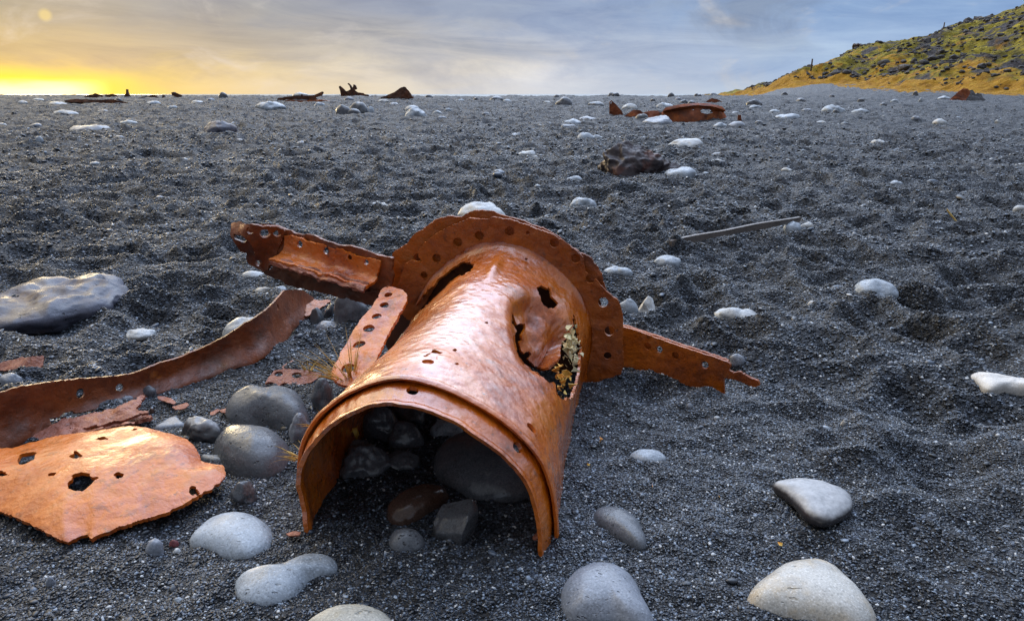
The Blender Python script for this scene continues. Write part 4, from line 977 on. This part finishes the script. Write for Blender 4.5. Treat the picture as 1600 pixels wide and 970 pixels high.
# --- middle distance
for lab, cx, yb, w, h, mat, kk in [
    ('flat white oval stone beside the long purple boulder', 210, 509, 50, 15, S_WHITE, {}),
    ('white pebble behind the torn tip of the beam', 395, 437, 32, 9, S_WHITE, {}),
    ('small white pebble below the torn tip of the beam', 410, 457, 22, 9, S_WHITE, {}),
    ('pale pebble under the middle of the beam', 438, 453, 20, 8, S_PALE, {}),
    ('round pale blue stone standing by itself above the trunk', 909, 326, 43, 19, S_PALE, {}),
    ('pale oval stone touching the red-brown lava rock', 1064, 281, 56, 18, S_PALE, {}),
    ('long white flat stone beyond the red-brown lava rock', 1070, 232, 58, 14, S_WHITE, {'k': 0.9}),
    ('curved white stone near the far end of the iron bar', 1250, 320, 48, 14, S_WHITE, {'yaw': -0.25}),
    ('pale flakes of flat stone before the iron bar', 978, 369, 52, 10, S_WHITE, {}),
    ('pale rounded stone between the flange and the iron bar', 1042, 431, 44, 19, S_PALE, {}),
    ('slim pale stone lying close behind the flange', 968, 443, 42, 13, S_PALE, {'yaw': -0.3}),
    ('chunky white quartz stone with a rough face beside the flange', 1008, 498, 44, 32, S_WHITE, {'facet': 0.75, 'lump': 0.15}),
    ('pale lump of stone between the flange and the quartz', 980, 500, 32, 26, S_PALE, {'facet': 0.9}),
    ('small pale stone behind the quartz and the flange', 972, 477, 22, 14, S_PALE, {}),
    ('white pitted wedge of stone on the open sand', 1360, 476, 70, 26, S_PALE, {'yaw': -0.2}),
    ('small white pebble left of the pitted wedge', 1271, 482, 18, 9, S_WHITE, {}),
    ('long smooth white stone over the arm plate', 1150, 510, 72, 22, S_WHITE, {'yaw': -0.3}),
    ('pale patch of a buried stone below the long smooth white one', 1127, 522, 24, 9, S_PALE, {}),
    ('small dark cube of stone in open sand behind the iron bar', 1089, 327, 17, 15, S_DARK, {'facet': 0.7}),
    ('pale stone in the sand under the iron bar\'s far end', 1238, 374, 30, 16, S_PALE, {'yaw': 0.5}),
    ('white scrap of stone next to the iron bar\'s far end', 1260, 371, 20, 10, S_WHITE, {}),
    ('low pale stone barely out of the sand, over the beam', 568, 326, 62, 9, S_PALE, {}),
    ('pale pebble at the tip of the low stone over the beam', 598, 323, 18, 8, S_WHITE, {}),
    ('grey pointed boulder with a brown foot on the far left sand', 343, 209, 52, 20, S_PURP, {'ridge': 0.1, 'lump': 0.15}),
    ('two-tone dark boulder, front one of the far pair', 537, 181, 26, 16, S_DARK, {'lump': 0.15}),
    ('dark blue boulder, rear one of the far pair', 562, 176, 32, 17, S_GREY, {'lump': 0.2}),
    ('low dark boulder touching the far two-tone one', 552, 181, 22, 10, S_DARK, {}),
    ('pale round stone right of the far dark pair', 578, 176, 14, 9, S_PALE, {}),
    ('pale blue dome of a stone, far off in the middle', 650, 184, 38, 13, S_PALE, {}),
    ('rounded stone just behind the far pale blue dome', 644, 172, 24, 8, S_PALE, {}),
    ('grey slab before the curved rusty shell', 1028, 196, 48, 10, S_MID, {'k': 0.9, 'flat': 0.5}),
    ('grey rounded stone next to the slab by the rusty shell', 1003, 190, 20, 8, S_GREY, {}),
    ('pale stone between the rusty fin and the rusty shell', 985, 173, 24, 8, S_WHITE, {}),
    ('pale long stone behind the rusty shell', 1038, 169, 28, 7, S_PALE, {}),
    ('grey dome of a stone carrying a rusty scrap', 1152, 200, 29, 10, S_MID, {}),
    ('flat pale stone left of the stone that carries a rusty scrap', 1125, 200, 21, 6, S_PALE, {}),
    ('small grey stone right of the stone that carries a rusty scrap', 1185, 196, 13, 6, S_GREY, {}),
    ('pale flat stone in front of the rusty shell', 980, 202, 32, 7, S_PALE, {}),
    ('dark low boulder beyond the sand, left of the rusty fin', 882, 166, 28, 10, S_DARK, {}),
    ('grey low stone close left of the rusty fin', 931, 167, 27, 7, S_GREY, {}),
    ('split pale stone, larger half, far middle', 913, 221, 26, 11, S_PALE, {}),
    ('split pale stone, smaller half, far middle', 932, 217, 22, 8, S_PALE, {}),
    ('white flat stone alone left of the lava rock', 823, 246, 30, 7, S_WHITE, {}),
    ('faint pale stone before the lava rock', 898, 288, 26, 9, S_PALE, {}),
    ('humped pale stone, biggest on the far right sand', 1299, 177, 35, 11, S_PALE, {}),
    ('flat pale stone right of the humped one', 1346, 179, 28, 7, S_PALE, {}),
    ('long pale stone below the hill\'s toe', 1230, 187, 38, 6, S_PALE, {}),
    ('dark lump of rock below the hill\'s toe', 1176, 165, 24, 10, S_DARK, {'lump': 0.2}),
    ('white tilted stone on the far right sand, before the rusty heap', 1468, 195, 22, 7, S_WHITE, {}),
    ('small white square stone near the photo\'s right edge', 1558, 194, 10, 6, S_WHITE, {'facet': 0.75}),
    ('pale stone, larger of two touching, right middle distance', 1370, 227, 22, 7, S_WHITE, {}),
    ('pale stone, smaller of two touching, right middle distance', 1387, 229, 17, 5, S_PALE, {}),
    ('pale stone low in the sand in right middle distance', 1399, 290, 20, 6, S_PALE, {}),
    ('white pebble cut by the photo\'s right edge', 1594, 331, 22, 10, S_WHITE, {}),
    ('pale flat boulder on the far left sand by the sunset', 100, 180, 40, 8, S_PALE, {}),
    ('long grey stone with a dark foot on the far left', 140, 207, 60, 9, S_MID, {}),
    ('large pale flat rock before the low broken wreck', 422, 170, 46, 8, S_PALE, {}),
    ('dark stone near the horizon, left of the rusty shell', 775, 158, 22, 6, S_DARK, {}),
    ('boulder on the crest with a dark top, middle of the skyline', 959, 152, 20, 9, S_DARK, {'lump': 0.2}),
    ('grey arch shaped boulder on the skyline near the sunset', 349, 154, 15, 9, S_DARK, {}),
]: stone(lab, cx, yb, w, h, mat, **kk)
tiny = [(4, 199, 15, 6), (58, 200, 18, 4), (62, 228, 13, 8), (200, 195, 27, 5), (181, 215, 24, 6), (212, 210, 18, 5), (374, 225, 16, 7), (289, 257, 14, 5), (74, 338, 16, 5), (162, 176, 18, 5), (309, 162, 20, 5), (20, 399, 13, 7), (92, 165, 28, 6), (36, 163, 15, 5), (690, 190, 16, 5), (684, 178, 15, 5), (769, 202, 8, 4), (792, 159, 15, 4), (832, 189, 10, 4), (918, 188, 30, 6), (894, 195, 32, 6), (888, 203, 22, 5), (806, 209, 16, 5), (1120, 254, 20, 6), (1123, 243, 18, 5), (1180, 171, 18, 5), (1240, 204, 20, 5), (1005, 223, 12, 4), (1282, 192, 15, 4), (1239, 205, 14, 4), (1497, 186, 10, 4), (1430, 190, 13, 5), (1438, 161, 6, 5), (1230, 269, 17, 5), (1287, 288, 15, 5), (1475, 155, 18, 4), (1115, 146, 12, 6), (1397, 161, 12, 5), (1120, 661, 10, 7), (1077, 642, 11, 8), (1287, 681, 16, 7), (1390, 583, 9, 6), (1535, 650, 9, 11), (1316, 676, 8, 8), (1150, 176, 14, 5), (1210, 178, 16, 5), (1260, 176, 16, 4), (1320, 195, 12, 4), (600, 160, 18, 5), (615, 165, 14, 4), (500, 166, 16, 6), (545, 158, 14, 5), (718, 158, 14, 4), (855, 163, 12, 4), (430, 169, 14, 5), (240, 163, 22, 5), (330, 158, 12, 5), (270, 170, 14, 4), (60, 158, 18, 5), (1060, 158, 12, 5), (700, 173, 10, 5), (760, 180, 12, 4), (1090, 300, 12, 5), (1200, 225, 14, 5), (1180, 262, 10, 4), (840, 300, 10, 4), (470, 230, 14, 5), (150, 265, 16, 5), (440, 280, 14, 5), (250, 310, 12, 4), (90, 300, 12, 5)]
for i, (cx, yb, w, h) in enumerate(tiny):
    stone('small pale stone scattered on the open black sand away from the wreckage', cx, yb, w, h, (S_PALE, S_MID, S_PALE, S_WHITE, S_MID)[i % 5], group='small pale stones on the open sand')
dark_far = [(744, 158), (870, 150), (1049, 150), (1090, 152), (1080, 166), (1068, 165), (1020, 160), (1305, 178), (1430, 150), (1380, 166), (1345, 160), (1250, 160), (1300, 152), (1225, 150), (186, 160), (670, 154)]
for i, (cx, yb) in enumerate(dark_far):
    stone('small dark stone near the crest of the beach', cx, yb, 9 + (i * 7) % 6, 5 + i % 3, S_DARK, group='small dark stones near the crest')

# the red-brown lava rock
stone('lumpy red-brown lava rock on the open sand behind the trunk', 994, 276, 140, 44, S_LAVA, k=0.65, name='lava_rock', lump=0.22, seed=47, ridge=0.24, flat=0.7, facet=0.84, res=True, grit=0.05)['category'] = 'rock'

# ------------------------------------------------------------------ loose things
def blade_tuft(name, label, base, n, h, spread, lean, mat, seed, cat='grass tuft'):
    rg = np.random.default_rng(seed); V, F = [], []; k = 0
    for q in range(n):
        a = rg.uniform(0, 6.28); r = spread * rg.random() ** .5 * 0.4; p0 = np.array(base) + [r * math.cos(a), r * math.sin(a), 0]
        d = np.array([math.cos(a) * 0.5 + lean[0], math.sin(a) * 0.5 + lean[1], rg.uniform(.5, 1.0)]); d /= np.linalg.norm(d)
        L = h * rg.uniform(.5, 1.1); sag = rg.uniform(.1, .5) * L; w = 0.0019 * rg.uniform(.7, 1.4); side = np.cross(d, UP); side /= np.linalg.norm(side) + 1e-9; s3 = np.cross(side, d)
        for t in np.linspace(0, 1, 7):
            c = p0 + d * L * t - UP * sag * t * t; ww = w * (1 - t * .9)
            V += [c + side * ww, c - side * .5 * ww + s3 * ww * .8, c - side * .5 * ww - s3 * ww * .8]
        for t in range(6):
            for u in range(3): F.append([k + t * 3 + u, k + t * 3 + (u + 1) % 3, k + t * 3 + 3 + (u + 1) % 3, k + t * 3 + 3 + u])
        k += 21
    return tag(mesh_ob(name, np.array(V), np.array(F), mat, None, base), label, cat)
m_straw, T_, b_ = new_mat('dry_straw'); T_.put(b_.inputs['Base Color'], T_.ramp(T_.noise(obj_co(T_), 60, 3), [(0.35, (0.42, 0.25, 0.05)), (0.6, (0.68, 0.48, 0.14))])); b_.inputs['Roughness'].default_value = 0.6
pb = on_plane(546, 584, sa, sn); blade_tuft('grass_tuft', 'dry yellow grass tuft growing through the lowest hole of the perforated strap', pb - UP * 0.03, 60, 0.16, 0.03, (-0.35, 0.05), m_straw, 3)
g = hit(484, 592); blade_tuft('grass_tuft', 'small orange grass tuft at the edge of the plate with four holes', (g[0], g[1], float(G(g[0], g[1])) + .01), 16, 0.05, 0.03, (0.1, 0), m_straw, 4)
g = hit(474, 676); blade_tuft('grass_tuft', 'sparse dry grass sticking out along the trunk\'s near left edge', (-0.452, 1.43, 0.115), 12, 0.055, 0.05, (-0.8, 0.1), m_straw, 5)
blade_tuft('grass_tuft', 'few dry stalks by the trunk\'s collar above the standing blue-grey stone', (-0.425, 1.50, 0.155), 7, 0.05, 0.04, (-0.9, 0), m_straw, 6)

m_gw2 = m_stone('weathered_bar', (0.12, 0.10, 0.09), 0.4, (0.3, 0.5), 0.6)
def bar(name, label, pts, wds, thick, mat, cat, up=0.0):
    pts = np.array(pts, float); V, F = [], []; n = len(pts)
    for i, p in enumerate(pts):
        d = pts[min(i + 1, n - 1)] - pts[max(i - 1, 0)]; d /= np.linalg.norm(d); sd_ = np.cross(d, UP); sd_ /= np.linalg.norm(sd_)
        for a, b2 in ((-1, -1), (1, -1), (1, 1), (-1, 1)): V.append(p + sd_ * a * wds[i] / 2 + UP * (b2 * thick / 2) * (1 + .15 * math.sin(i * .5)))
    for i in range(n - 1):
        for u in range(4): F.append([i * 4 + u, i * 4 + (u + 1) % 4, i * 4 + 4 + (u + 1) % 4, i * 4 + 4 + u])
    F += [[3, 2, 1, 0], [(n - 1) * 4 + q for q in range(4)]]
    return tag(mesh_ob(name, np.array(V), np.array(F), mat, None, pts[0], smooth=False), label, cat)
bp_ = []
for t in np.linspace(0, 1, 24):
    p = hit(1046 + 200 * t, 402 - 33 * t ** 0.9); p[2] = float(G0(p[0], p[1])) + 0.075 + 0.03 * t; bp_.append(p)
bar('iron_bar', 'long thin bent bar with a pale upper edge lying alone on open sand', bp_, [0.022] * 24, 0.034, m_gw2, 'bar')
g0_ = hit(1504, 358); g0_[2] += 0.0
bar('stick', 'short pale yellow stick poking out of the sand at a slant', [g0_, g0_ + np.array([-0.045, 0.03, 0.06]), g0_ + np.array([-.09, .06, .12])], [0.014] * 3, 0.012, m_straw, 'stick')

# bleached driftwood at the right edge
dw = [(1510, 597), (1520, 597), (1536, 600), (1552, 602), (1568, 606), (1590, 607), (1640, 608), (1640, 622), (1604, 620), (1580, 615), (1566, 618), (1550, 622), (1540, 620), (1528, 609)]
m_drift = m_stone('bleached_wood', (0.60, 0.58, 0.55), 0.12, (0.5, 0.7), 0.25)
stone_px('bleached white forked driftwood piece lying at the photo\'s right edge', dw, 0.02, m_drift, name='driftwood', lump=0.10, seed=51, cat='driftwood', flat=0.4, far=False)
m_gw = m_stone('grey_wood', (0.15, 0.165, 0.18), 0.3, (0.4, 0.6), 0.5)
stone_px('short grey splinter of driftwood between the domed plate and the pitted stone', [(316, 714), (322, 710), (350, 712), (358, 722), (352, 728), (320, 724)], 0.014, m_gw, name='driftwood', lump=0.10, seed=52, cat='driftwood', flat=0.5)

# yellow crust and leaves in the trunk's torn side
def flake_heap(name, label, centre, n, sx, size, mats, seed, axis=None, kind=None):
    rg = np.random.default_rng(seed); V, F = [], []; k = 0; c = np.array(centre)
    for q in range(n):
        p = c + rg.normal(size=3) * sx; s_ = size * (0.45 + 1.5 * rg.random() ** 2); A_ = rg.normal(size=(3, 3)); Q, _ = np.linalg.qr(A_)
        m_ = rg.integers(5, 8); an = np.sort(rg.uniform(0, 6.28, m_)); ring = np.stack([np.cos(an), np.sin(an) * .7, 0.25 * np.sin(an * 2)], 1) * s_ * rg.uniform(.7, 1.1, (m_, 1))
        ring = ring @ Q.T; nz_ = Q[:, 2] * s_ * 0.05
        V += list(p + ring + nz_) + list(p + ring - nz_); F.append([list(range(k, k + m_)), list(range(k + 2 * m_ - 1, k + m_ - 1, -1))]); 
        F[-1] += [[k + i, k + m_ + i, k + m_ + (i + 1) % m_, k + (i + 1) % m_] for i in range(m_)]; k += 2 * m_
    fs = [f for g_ in F for f in g_]; o = c
    me = bpy.data.meshes.new(name); me.from_pydata([tuple(np.array(v) - o) for v in V], [], fs); me.update(); me.materials.append(mats)
    ob = bpy.data.objects.new(name, me); link(ob); ob.location = o
    return tag(ob, label, 'leaf litter', None, kind)
m_leaf, T_, b_ = new_mat('dead_leaf')
T_.put(b_.inputs['Base Color'], T_.ramp(T_.noise(obj_co(T_), 28, 2), [(0.35, (0.50, 0.15, 0.01)), (0.5, (0.65, 0.30, 0.03)), (0.65, (0.68, 0.48, 0.12))])); b_.inputs['Roughness'].default_value = 0.6
m_pale_leaf, T_, b_ = new_mat('bleached_leaf')
T_.put(b_.inputs['Base Color'], T_.ramp(T_.noise(obj_co(T_), 28, 2), [(0.35, (0.55, 0.44, 0.20)), (0.6, (0.70, 0.62, 0.40))])); b_.inputs['Roughness'].default_value = 0.6
def on_tube(px, py, inset):
    d = ray(px, py); best = None
    for z in np.linspace(1.5, 2.3, 400):
        p = C0 + d * z; q = p - CF; u = q @ PU; k = (q @ AX) / LEN
        prof_ = front * (1 - k) + rear * k; i = np.argmin(np.abs(prof_[:, 1] - p[2]) + (prof_[:, 0] < 0) * 9)
        if u < prof_[i, 0]: return C0 + d * (z + inset)
    return C0 + d * 1.95
flake_heap('leaf_litter', 'pile of pale yellow dead leaves caught in the trunk\'s torn side', on_tube(893, 542, 0.02), 90, np.array([0.010, 0.034, 0.024]), 0.0095, m_pale_leaf, 3, kind='stuff')
flake_heap('leaf_litter', 'clump of orange dead leaves low in the trunk\'s torn side', on_tube(878, 592, 0.03), 36, np.array([0.012, 0.024, 0.016]), 0.009, m_leaf, 4, kind='stuff')
lf = [(942, 690, 'curled orange dead leaf, biggest on the sand right of the trunk'), (954, 650, 'tiny yellow leaf on the sand under the arm plate'), (925, 728, 'tiny yellow leaf by the trunk\'s right wall'), (1075, 727, 'tiny yellow leaf right of the pale pebble with a dark end'), (1013, 766, 'small yellow leaf above the grey wedge stone'), (1122, 778, 'ochre leaf crumb left of the tilted smooth stone'), (1224, 849, 'pale leaf scrap above the cream stone'), (44, 852, 'yellow leaf on the sand before the domed plate'), (338, 957, 'orange scrap near the photo\'s lower edge, left of the ochre stained stone')]
for i, (x, y, lab) in enumerate(lf):
    g = hit(x, y); s_ = 0.012 if i == 0 else 0.0055
    ob = flake_heap('fallen_leaf', lab, (g[0], g[1], float(G(g[0], g[1])) + .006), 3 if i == 0 else 1, np.array([.006, .004, .001]), s_, m_leaf, 20 + i); ob['category'] = 'leaf'; ob['group'] = 'fallen leaves on the sand'
ob = flake_heap('fallen_leaf', 'ochre leaf stuck inside the trunk\'s shaded left wall', C0 + ray(556, 672) * 1.82, 2, np.array([.002, .002, .006]), 0.014, m_leaf, 41); ob['category'] = 'leaf'; ob['group'] = 'fallen leaves on the sand'

# ------------------------------------------------------------------ wreckage farther off
def far_sheet(name, poly, g, th, mat, parent=None, lean=0.0, curve=0.0, holes=(), yaw=0.0, jagamp=0.03, seed=0, crown=0.0, back=0.0):
    n = np.array([math.sin(yaw), -math.cos(yaw), lean]); n /= np.linalg.norm(n); p0 = np.array(g, float) + np.array([0, back, 0])
    pts = np.array([on_plane(x, y, p0, n) for x, y in poly]); size = np.ptp(pts, 0).max(); P = plane_grid(poly, p0, n, size / 110)
    X, Y, Z = proj(P); sd = px_sd(P, poly); sd = jag(P, sd, jagamp * 0.25 * size * .2, size / 14, seed)
    for pl in holes: sd = np.minimum(sd, -(poly_sd(X, Y, pl) * Z / FPX + 0.006 * size * fb3(P / (size / 14), 2, seed + 3)))
    xs = [p_[0] for p_ in poly]; ys = [p_[1] for p_ in poly]; u = (X - min(xs)) / (max(xs) - min(xs)) * 2 - 1; v = (max(ys) - Y) / (max(ys) - min(ys))
    P = P - n * (curve * size * (u ** 2) - 0.03 * size * fb3(P / (size * .3), 3, seed + 1) + crown * size * np.clip(v, 0, 1.3) ** 2)[..., None]
    return sheet(name, P, sd, th, mat, parent)
def far_root(name, px, py, label, group=None):
    g = hit(px, py); return empty(name, tuple(float(v) for v in g), label, 'wreckage', group), g
GRP = 'wreckage farther up the beach'
r_, g = far_root('wreck_fragment', 1085, 190, 'curved orange rusty shell with a large torn opening, on far sand', GRP)
far_sheet('curved_shell', [(1038, 188), (1036, 176), (1042, 170), (1062, 167), (1090, 164), (1110, 165), (1128, 169), (1134, 175), (1138, 183), (1128, 186), (1104, 188), (1088, 190), (1074, 193), (1052, 193)], g, 0.05, RUST_F, r_, 0.12, 0.10, [[(1094, 173), (1100, 169), (1112, 171), (1115, 176), (1104, 178), (1096, 177)], [(1081, 171), (1085, 169), (1087, 172), (1083, 173)]], seed=1, crown=0.10)
far_sheet('rolled_rim', [(1036, 176), (1042, 169), (1062, 166), (1090, 163), (1110, 164), (1129, 168), (1135, 175), (1128, 172), (1110, 168), (1090, 167), (1062, 170), (1044, 173)], g, 0.14, RUST_F, r_, 0.12, 0.10, seed=2, crown=0.10, back=-0.05)
r_, g = far_root('wreck_fragment', 960, 181, 'upright triangular rusty fin, on far sand left of the curved shell', GRP)
far_sheet('fin', [(952, 178), (952, 160), (955, 157), (962, 163), (970, 172), (975, 181), (968, 182), (958, 180)], g, 0.05, RUST_F, r_, 0.05, 0.02, [[(953, 161), (955, 159), (956, 161), (954, 163)]], seed=3)
r_, g = far_root('wreck_fragment', 1015, 186, 'low folded rusty plate between the fin and the curved shell', GRP)
far_sheet('folded_plate', [(998, 183), (1006, 176), (1016, 174), (1026, 174), (1034, 177), (1037, 187), (1028, 186), (1018, 187), (1006, 186)], g, 0.05, RUST_F, r_, 0.6, 0.08, seed=4)
far_sheet('crumpled_scrap', [(976, 182), (984, 176), (990, 172), (1000, 173), (1006, 177), (998, 182), (986, 183)], g, 0.05, RUST_F, r_, 0.4, 0.05, seed=5)
r_, g = far_root('wreck_fragment', 1114, 163, 'arched dark rusty sheet behind the curved shell', GRP)
far_sheet('arched_sheet', [(1098, 162), (1106, 157), (1112, 154), (1120, 155), (1127, 158), (1131, 162), (1120, 161), (1108, 161)], g, 0.06, RUST_F, r_, 0.2, 0.05, seed=6)
r_, g = far_root('wreck_fragment', 1155, 191, 'stub of orange iron standing upright behind the grey domed stone', GRP)
far_sheet('stub', [(1152, 191), (1153, 180), (1157, 180), (1159, 191)], g, 0.06, RUST_F, r_, seed=7)
r_, g = far_root('wreck_fragment', 1510, 159, 'heap of rusty bent plates with black gaps near the grassy foot of the hill', GRP)
far_sheet('front_plate', [(1482, 158), (1486, 154), (1498, 143), (1504, 139), (1512, 139), (1518, 143), (1514, 150), (1508, 158), (1496, 160)], g, 0.08, RUST_F, r_, 0.4, 0.06, seed=8)
far_sheet('rolled_foot', [(1483, 159), (1488, 155), (1497, 154), (1502, 158), (1496, 160)], g, 0.2, RUST_F, r_, 0.2, seed=9, back=-0.25)
far_sheet('rear_plate', [(1508, 158), (1512, 142), (1519, 141), (1524, 148), (1526, 146), (1533, 147), (1536, 153), (1543, 158), (1530, 160)], g, 0.08, S_DARK, r_, 0.5, 0.05, seed=10, back=.5)
r_, g = far_root('wreck_fragment', 474, 159, 'low broken hull remains with white stones on it, far left of centre', GRP)
far_sheet('side_plate', [(433, 159), (434, 154), (452, 151), (470, 150), (472, 147), (474, 150), (490, 149), (503, 143), (505, 144), (502, 149), (492, 152), (496, 155), (508, 157), (520, 158), (500, 157), (486, 160), (460, 160)], g, 0.12, RUST_K, r_, 0.1, 0.03, seed=11)
far_sheet('lower_beam', [(440, 161), (450, 157), (480, 158), (505, 156), (520, 159), (500, 160), (470, 161)], g, 0.2, RUST_D, r_, 0.1, seed=12, back=-0.6)
stone('long white stone lying on the low broken hull', 470, 157, 26, 5, S_WHITE, lift=0.25)
r_, g = far_root('wreck_fragment', 552, 152, 'jagged spiky rusty wreck on the skyline, left of the tent shaped one', GRP)
far_sheet('jagged_plate', [(533, 152), (531, 141), (529, 136), (531, 134), (536, 138), (541, 143), (546, 141), (548, 140), (546, 134), (543, 131), (545, 130), (549, 134), (551, 138), (553, 132), (556, 134), (558, 139), (554, 141), (560, 145), (568, 146), (570, 148), (575, 148), (578, 151), (560, 152), (545, 152)], g, 0.15, RUST_K, r_, 0.1, 0.04, seed=13)
far_sheet('inner_plate', [(540, 152), (542, 143), (550, 142), (558, 147), (566, 152)], g, 0.12, RUST_D, r_, 0.3, 0.04, seed=14, back=0.8)
r_, g = far_root('wreck_fragment', 622, 155, 'tent shaped rusty wreck standing on the skyline right of the jagged one', GRP)
far_sheet('sloping_plate', [(594, 153), (606, 149), (616, 145), (624, 139), (631, 136), (634, 138), (630, 146), (627, 153), (616, 154)], g, 0.15, RUST_K, r_, 0.3, 0.05, seed=15)
far_sheet('end_plate', [(626, 154), (627, 143), (631, 136), (634, 137), (640, 144), (647, 154), (636, 155)], g, 0.15, RUST_K, r_, 0.1, -0.05, seed=16, back=-0.4)
r_, g = far_root('wreck_fragment', 160, 162, 'long low reddish strip of wreck on the left sand below the sunset', GRP)
far_sheet('long_strip', [(100, 158), (120, 156), (150, 157), (180, 156), (190, 159), (205, 162), (180, 163), (140, 162), (110, 161)], g, 0.2, RUST_K, r_, 0.2, seed=17)
for lab, poly in [('low dark rusty lump on the skyline, nearest the sunset', [(130, 152), (138, 149), (150, 147), (160, 149), (162, 153)]), ('dark rounded rusty lump on the skyline beside the upright spike', [(162, 153), (166, 149), (175, 147), (182, 149), (184, 153)]),
                  ('upright rusty spike on the skyline near the sunset', [(194, 154), (196, 149), (198, 147), (198, 141), (200, 140), (201, 146), (204, 150), (205, 154)]), ('flat broken iron pieces on the skyline right of the upright spike', [(214, 154), (222, 152), (232, 151), (236, 149), (244, 149), (246, 152), (250, 154)]),
                  ('leaning iron scrap on the skyline, shaped like a beak', [(268, 145), (272, 144), (284, 149), (284, 153), (276, 153), (270, 149)]), ('tiny rusty stub on the skyline left of the beak shaped scrap', [(254, 153), (255, 149), (257, 149), (258, 153)])]:
    xs = np.mean(poly, 0)[0]; r_, g = far_root('wreck_fragment', float(xs), 154, lab, GRP)
    far_sheet('iron_scrap', poly, g, 0.15, RUST_K, r_, 0.1, 0.03, seed=int(xs))

# posts on the hill
m_post, T_, b_ = new_mat('weathered_post'); T_.put(b_.inputs['Base Color'], T_.ramp(T_.noise(obj_co(T_), 8, 4), [(0.3, (0.05, 0.04, 0.035)), (0.7, (0.13, 0.10, 0.085))])); b_.inputs['Roughness'].default_value = 0.9
def ridge_point(px):
    """the highest looking point of the hill in one direction"""
    d = ray(px, 100); ys = np.linspace(60, 112, 400); xs = d[0] / d[1] * ys
    hz = hill_h(xs, ys)[0]; k = int(np.argmax((hz - CAM_H) / ys)); return np.array([xs[k], ys[k] - 0.4, hz[k]])
def hill_hit(px, py):
    d = ray(px, py); best = None
    for y in np.linspace(45, 110, 1300):
        p = C0 + d * (y / d[1])
        if p[0] > hill_xb(y) - 1 and p[2] <= float(hill_h(np.array(p[0]), np.array(p[1]))[0]): return p
    y = 94.0; p = C0 + d * (y / d[1]); p[2] = float(hill_h(np.array(p[0]), np.array(p[1]))[0]); return p
for (px, py, top, w, lab) in [(1261, 104, 86, 0.20, 'tall dark wooden post on the hill\'s lower ridge'), (1457, 56, 44, 0.17, 'short thin post on the hill\'s upper ridge')]:
    p = ridge_point(px); p[1] -= 1.0; p[2] = float(hill_h(np.array(p[0]), np.array(p[1]))[0]); hh = (py - top) / FPX * ((p - C0) @ Fv)
    bar('post', lab, [p - UP * .4, p + UP * hh * .5 + np.array([0.03, 0, 0]), p + UP * hh], [w, w * .95, w * .85], w, m_post, 'post') if False else None
    E_ = np.linspace(0, 2 * math.pi, 9)[:-1]; V = []
    for zz, rr_ in ((-.4, w / 2), (hh * .5, w / 2 * .95), (hh, w / 2 * .85)): V += [p + np.array([rr_ * math.cos(a) + 0.02 * zz, rr_ * math.sin(a), zz]) for a in E_]
    tag(mesh_ob('post', np.array(V), [grid_faces(3, 8, True), np.array([[16 + q for q in range(8)]])], m_post, None, p), lab, 'post')
# the boulder on the ridge
p = ridge_point(1335)
stone_shape(p + UP * 0.1, lambda A: 0.62 + 0.1 * np.cos(2 * A), 0.62, 0.5, S_LAVA, 'boulder', 'dark boulder sitting on the hill\'s ridge between the two posts', 'boulder', None, 0.3, 77, facet=0.8)
